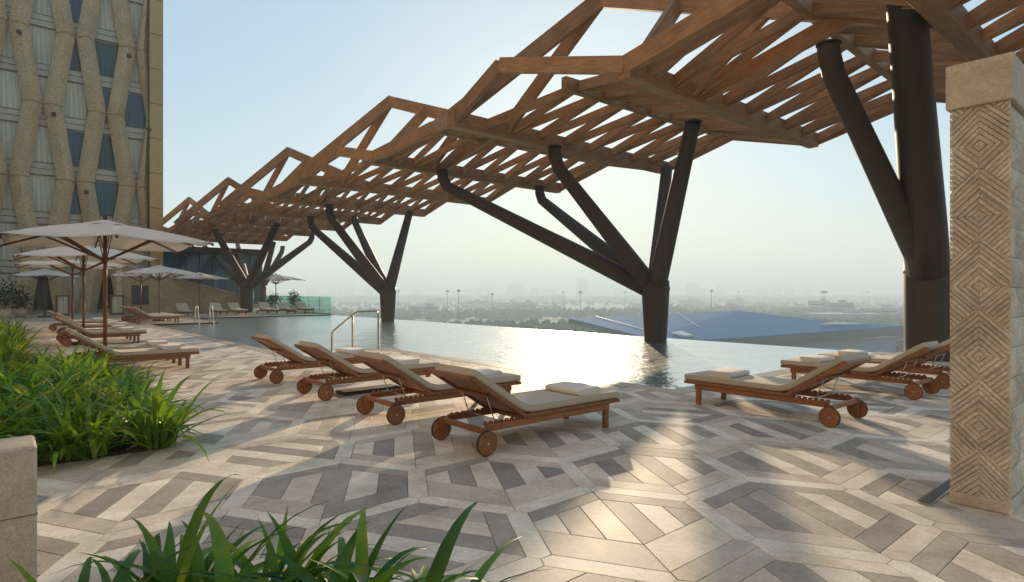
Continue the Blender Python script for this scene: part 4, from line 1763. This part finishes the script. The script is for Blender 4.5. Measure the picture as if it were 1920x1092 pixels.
# shrubs in pots at the foot of the tower and by the glass screen
def shrub(label, loc, h, w, pot=True):
    t = thing('potted_shrub', label, 'shrub', loc)
    if pot:
        MB().lathe([(0.0, 0), (0.24, 0), (0.33, 0.5), (0.29, 0.5), (0.27, 0.44), (0, 0.44)], 20).build('pot', M['planter'], t)
    r_ = random.Random(int(h * 1000))
    mb = MB()
    for k in range(420):
        c = Vector((r_.gauss(0, w * 0.32), r_.gauss(0, w * 0.32), 0.45 + abs(r_.gauss(0.5, 0.26)) * h))
        d = Vector((r_.uniform(-1, 1), r_.uniform(-1, 1), r_.uniform(-0.3, 1))).normalized()
        s_ = d.orthogonal().normalized() * 0.035
        L_ = d * r_.uniform(0.12, 0.24)
        mb.add([c - s_ * 0.3, c + L_ * 0.5 - s_, c + L_, c + L_ * 0.5 + s_], [(0, 1, 2, 3)])
    tag(mb.build('foliage', M['leaf_dark'], t), kind='stuff')
    MB().tube([(0, 0, 0.4), (0.02, 0.01, 0.5 + h * 0.5)], [0.03, 0.012], 6).build('stem', M['pole_wood'], t)


shrub('dark potted shrub at the extreme left before the tower glazing', along(8, 33, 0), 1.7, 1.1)
shrub('second dark potted shrub from the left before the tower glazing', along(38, 34, 0), 1.2, 0.9)
shrub('small green potted shrub just right of the twin columns', along(512, 45, 0), 0.8, 0.9)
shrub('green potted shrub beneath the lone parasol by the glass screen', along(551, 44, 0), 0.9, 0.7)

# ------------------------------------------------------------------ city far below
ZG = -24.0


def city_ground():
    m, nt, p = new_mat('city ground')
    v = coords(nt, (1, 1, 1), 'Position')
    f = noise_tex(nt, v, 0.006, 6, 0.6)
    r1 = ramp(nt, [(0.3, (0.07, 0.075, 0.04)), (0.5, (0.16, 0.14, 0.10)), (0.68, (0.26, 0.22, 0.165))])
    nt.links.new(f, r1.inputs[0])
    nt.links.new(r1.outputs[0], p.inputs['Base Color'])
    p.inputs['Roughness'].default_value = 0.95
    return m


M['ground'] = city_ground()
g = MB().add([(-9000, -9000, ZG), (9000, -9000, ZG), (9000, 9000, ZG), (-9000, 9000, ZG)], [(0, 1, 2, 3)]).build('ground', M['ground'])
tag(g, kind='structure')
M['bld_pale'] = plain('pale render', (0.42, 0.38, 0.32), 0.8, 0, 0.25)
M['bld_grey'] = plain('grey render', (0.26, 0.26, 0.27), 0.8, 0, 0.25)
M['bld_lilac'] = plain('grey blue cladding', (0.30, 0.31, 0.36), 0.7, 0, 0.1)
M['bld_win'] = plain('far window', (0.05, 0.06, 0.07), 0.2)
M['blue_roof'] = plain('blue metal roof', (0.06, 0.19, 0.32), 0.9, 0.0)
M['blue_roof'].node_tree.nodes['Principled BSDF'].inputs['Specular IOR Level'].default_value = 0.03
M['fascia'] = plain('roof fascia', (0.13, 0.14, 0.115), 0.6)
M['skylight'] = plain('pale roof sheet', (0.50, 0.48, 0.42), 0.5)
M['far_tree'] = plain('far foliage', (0.045, 0.07, 0.028), 0.9, 0, 0.0)
M['mast'] = plain('mast paint', (0.10, 0.10, 0.10), 0.6)


def building(label, px, d, w, dep, h, mat, grp='low city blocks', windows=True, rot=None, name='city_building'):
    p = along(px, d, ZG)
    t = thing(name, label, 'building', p, rot if rot is not None else rl.uniform(0, 1.5), grp)
    MB().box((0, 0, h / 2), (w, dep, h)).build('wall', mat, t)
    rf = MB().box((0, 0, h + 0.35), (w + 0.5, dep + 0.5, 0.7)).build('roof', M['bld_pale'], t)
    MB().box((w * 0.2, dep * 0.1, h + 1.9), (w * 0.25, dep * 0.3, 2.4)).build('roof_room', mat, rf)
    if windows:
        wm = MB()
        for fl_ in range(int(h / 3.4)):
            for sgn in (-1, 1):
                wm.box((0, sgn * dep / 2, 2.0 + fl_ * 3.4), (w * 0.84, 0.3, 1.3))
                wm.box((sgn * w / 2, 0, 2.0 + fl_ * 3.4), (0.3, dep * 0.84, 1.3))
        tag(wm.build('window_band', M['bld_win'], t), kind='stuff')
    return t


building('wide lilac grey block with trees before it, right of the blue roof', 1580, 430, 44, 24, 9.5, M['bld_lilac'], None, True, R(49))
building('stepped dark grey block rising behind the lilac grey one', 1572, 560, 22, 16, 15, M['bld_grey'], None, True, R(40))
building('pale block with flat top seen left of the dark stepped one', 1535, 640, 20, 14, 15.5, M['bld_pale'], None, True, R(20))
building('low pale shed close to the glass screen, right of the blue roof', 1670, 260, 30, 16, 6.5, M['bld_pale'], None, True, R(52))
building('pale block with small windows farther right behind the screen', 1645, 520, 30, 16, 11, M['bld_pale'], None, True, R(30))
rcity = random.Random(4)
for k in range(90):
    px = rcity.uniform(560, 1900)
    d = 10 ** rcity.uniform(2.78, 3.45)
    bm_ = rcity.choice(('bld_pale', 'bld_pale', 'bld_grey', 'bld_lilac'))
    side_w = 'left of the second branched column' if px < 720 else ('between the two columns in the pool' if px < 1210 else ('behind the blue roof' if px < 1480 else 'right of the blue roof'))
    lab = {'bld_pale': 'pale', 'bld_grey': 'grey', 'bld_lilac': 'lilac grey'}[bm_] + ' flat roofed block ' + ('among near trees, ' if d < 1000 else 'fading in the haze, ') + side_w
    building(lab, px, d, rcity.uniform(12, 32), rcity.uniform(10, 24), rcity.uniform(5, 13) * (1 if d < 1500 else 1.3), M[bm_], 'low city blocks on the plain', d < 900)
# far mass of roofs nobody could count
mb = MB()
for k in range(1500):
    px = rcity.uniform(300, 2100)
    d = 10 ** rcity.uniform(3.15, 3.6)
    p = along(px, d, ZG)
    h = rcity.uniform(5, 16)
    mb.box((p.x, p.y, ZG + h / 2), (rcity.uniform(12, 40), rcity.uniform(12, 40), h), 0, Matrix.Rotation(rcity.uniform(0, 1.5), 3, 'Z'))
tag(mb.build('distant_rooftops', M['bld_pale']), 'mass of hazy rooftops along the horizon', 'city', None, 'stuff')
# skyline towers, read from the haze
SKY = [(622, 538), (640, 545), (655, 541), (878, 548), (918, 540), (958, 536), (968, 533), (975, 540), (1030, 546), (1092, 526), (1160, 545), (1298, 534), (1318, 545), (1350, 541),
       (1430, 544), (1455, 541), (1480, 545), (1205, 547), (1058, 548), (1002, 544), (900, 546), (690, 546), (782, 548), (585, 541), (1400, 547), (1515, 546), (1620, 546)]
for k, (px, py) in enumerate(SKY):
    d = rcity.uniform(2400, 3100)
    top = EYE + (548 - py + 3) / FPX * d
    w = rcity.uniform(24, 46) * (1.6 if py == 526 else 1)
    t = thing('skyline_tower', 'broad pale tower standing highest on the hazy skyline, centre right' if py == 526 else ('slim' if w < 34 else 'broad') + (' taller' if py < 542 else ' low') + ' faint tower on the hazy skyline, ' + ('left of the second branched column' if px < 720 else ('left of the highest skyline tower' if px < 1090 else ('right of the nearest pool column' if px > 1240 else 'between highest tower and nearest pool column'))), 'tower', along(px, d, ZG), rcity.uniform(0, 1), None if py == 526 else 'hazy skyline towers')
    h = top - ZG
    MB().box((0, 0, h / 2), (w, w * 0.7, h)).build('shaft', M['bld_grey'], t)
    MB().box((0, 0, h + 2), (w * 0.5, w * 0.4, 4)).build('crown', M['bld_grey'], t)


# trees on the plain
def blob(mb, c, r, h, rnd):
    n1 = 6
    for lay, (rr, zz) in enumerate(((0.75, 0.15), (1.0, 0.5), (0.62, 0.85))):
        pass
    vs_ = []
    for rr, zz in ((0.7, 0.18), (1.0, 0.5), (0.6, 0.86)):
        o_ = rnd.uniform(0, 1)
        for k in range(n1):
            a = 2 * math.pi * (k + o_) / n1
            q = rr * r * rnd.uniform(0.7, 1.25)
            vs_.append((c.x + q * math.cos(a), c.y + q * math.sin(a), c.z + h * (zz + rnd.uniform(-0.08, 0.08))))
    vs_.append((c.x, c.y, c.z + h * rnd.uniform(0.95, 1.1)))
    fs_ = []
    for r_ in range(2):
        for k in range(n1):
            k2 = (k + 1) % n1
            fs_.append((r_ * n1 + k, r_ * n1 + k2, (r_ + 1) * n1 + k2, (r_ + 1) * n1 + k))
    for k in range(n1):
        fs_.append((2 * n1 + k, 2 * n1 + (k + 1) % n1, 3 * n1))
    mb.add(vs_, fs_)


mb = MB()
for k in range(5200):
    px = rcity.uniform(330, 2050)
    d = 10 ** rcity.uniform(2.35, 3.6)
    p = along(px, d, ZG)
    if noise.noise(Vector((p.x * 0.004, p.y * 0.004, 0))) < -0.12:
        continue
    nb2 = 3 if d < 700 else 1
    for q in range(nb2):
        c = p + Vector((rcity.uniform(-4, 4), rcity.uniform(-4, 4), rcity.uniform(-0.5, 1.5))) if nb2 > 1 else p
        blob(mb, c, rcity.uniform(2.2, 4.6), rcity.uniform(4, 8.5), rcity)
tag(mb.build('distant_trees', M['far_tree']), 'hazy belt of dark green trees spread across the city plain', 'trees', None, 'stuff')


# light masts
def mast(label, px, d, ztop, crown):
    t = thing('light_mast', label, 'mast', along(px, d, ZG), 0, 'tall light masts on the plain')
    h = ztop - ZG
    MB().tube([(0, 0, 0), (0, 0, h)], [0.42, 0.22], 8).build('pole', M['mast'], t)
    MB().lathe([(0.3, h - 0.6), (crown, h - 0.5), (crown, h + 0.1), (0.3, h + 0.9)], 12).build('crown_ring', M['mast'], t)
    for k in range(6):
        a = k * math.pi / 3
        MB().box((crown * math.cos(a), crown * math.sin(a), h - 0.7), (0.7, 0.7, 0.6)).build('floodlight', M['mast'], t)


for (px, d, zt, cr, lab) in ((747, 620, 3.0, 1.1, 'light mast just right of the second branched column'), (839, 520, 2.6, 1.3, 'left light mast of the close pair beside the infinity edge'),
                             (860, 470, 2.8, 1.4, 'right and taller light mast of the close pair'), (923, 560, -0.3, 1.2, 'shorter light mast between the pair and the canopy arm'),
                             (1056, 700, 2.0, 1.1, 'thin light mast left of the broad skyline tower'), (1088, 540, 1.6, 1.6, 'dark crowned light mast below the broad skyline tower'),
                             (1172, 800, 1.6, 2.4, 'faint light mast left of the nearest branched column'), (1334, 520, 2.7, 1.7, 'light mast rising behind the blue roof'),
                             (1545, 480, 1.7, 2.6, 'light mast with the widest head, right of the blue roof'), (1385, 900, 2.0, 1.3, 'faint light mast behind the right end of the blue roof ridge'),
                             (1628, 900, 2.0, 1.3, 'faint light mast seen close to the glass screen')):
    mast(lab, px, d, zt, cr)

# big blue roof beyond the infinity edge
br = thing('blue_roofed_hall', 'low hall with wide folded blue metal roof beyond the pool edge', 'building', (0, 0, 0))
V = [at(1066, 597, -6.0), at(1385, 583, -4.2), at(1560, 604, -7.2), at(1700, 611, -8.4), at(1330, 637, -9.4), at(1212, 633, -8.8)]


def sheet(name, idx, mat, th=0.35, parent=br):
    top = [V[i] if isinstance(i, int) else i for i in idx]
    bot = [p - Vector((0, 0, th)) for p in top]
    n_ = len(top)
    m_ = MB().add(top + bot, [tuple(range(n_))[::-1], tuple(range(n_, 2 * n_))] + [(i, (i + 1) % n_, n_ + (i + 1) % n_, n_ + i) for i in range(n_)])
    return m_.build(name, mat, parent)


mid = (V[1] + V[4]) / 2
r1 = sheet('roof_sheet', [0, 1, mid, 5], M['blue_roof'])
r2 = sheet('roof_sheet', [5, mid, 4], M['blue_roof'])
r3 = sheet('roof_sheet', [1, 2, 4, mid], M['blue_roof'])
r4 = sheet('roof_sheet', [2, 3, 4], M['blue_roof'])
up_ = Vector((0, 0, 0.3))
for q, par_ in (((0.15, 0.35), r1), ((0.62, 0.72), r1)):
    a = V[0].lerp(V[1], q[0]) + up_
    b = V[5].lerp(mid, q[0]) + up_
    MB().bar(a, b, 0.22, 0.1).build('roof_seam', M['skylight'], par_)


def patch(par_, a, b, c, d):
    top = [p + Vector((0, 0, 0.5)) for p in (a, b, c, d)]
    bot = [p + Vector((0, 0, 0.1)) for p in (a, b, c, d)]
    MB().add(top + bot, [(0, 1, 2, 3), (7, 6, 5, 4), (0, 4, 5, 1), (1, 5, 6, 2), (2, 6, 7, 3), (3, 7, 4, 0)]).build('skylight', M['skylight'], par_)


patch(r2, V[5].lerp(mid, 0.22).lerp(V[4], 0.1), V[5].lerp(mid, 0.35).lerp(V[4], 0.12), V[5].lerp(mid, 0.25).lerp(V[4], 0.62), V[5].lerp(mid, 0.1).lerp(V[4], 0.55))
patch(r4, V[2].lerp(V[4], 0.25).lerp(V[3], 0.1), V[2].lerp(V[4], 0.12).lerp(V[3], 0.15), V[2].lerp(V[4], 0.10).lerp(V[3], 0.5), V[2].lerp(V[4], 0.22).lerp(V[3], 0.45))
# fascia and body
for i, j in ((0, 5), (5, 4), (4, 3)):
    a, b = V[i], V[j]
    th = 0.9 if i == 0 else 2.3
    m_ = MB()
    off = (Vector((0, 0, 0)) - (a + b) / 2)
    off.z = 0
    off = -off.normalized() * 0.6
    p4 = [a - Vector((0, 0, 0.36)), b - Vector((0, 0, 0.36)), b - Vector((0, 0, 0.36 + th)), a - Vector((0, 0, 0.36 + th))]
    m_.add(p4 + [p + off for p in p4], [(0, 1, 2, 3), (7, 6, 5, 4), (0, 4, 5, 1), (1, 5, 6, 2), (2, 6, 7, 3), (3, 7, 4, 0)])
    m_.build('fascia', M['fascia'], br)
ctr = sum(V, Vector()) / 6
body = [(ctr.lerp(p, 0.93).x, ctr.lerp(p, 0.93).y) for p in V]
MB().prism(body, ZG, -11.5).build('wall', M['bld_grey'], br)

# ------------------------------------------------------------------ air
hm = bpy.data.materials.new('haze')
hm.use_nodes = True
ht = hm.node_tree
ht.nodes.remove(ht.nodes['Principled BSDF'])
pvn = N(ht, 'ShaderNodeVolumePrincipled')
pvn.inputs['Color'].default_value = (0.84, 0.95, 1.0, 1)
pvn.inputs['Density'].default_value = 0.0011
pvn.inputs['Anisotropy'].default_value = 0.12
ht.links.new(pvn.outputs[0], ht.nodes['Material Output'].inputs['Volume'])
hz = MB().box((0, 0, 30.5), (18400, 18400, 115)).build('haze', hm)
tag(hz, 'pale morning haze lying over the city', 'haze', None, 'stuff')
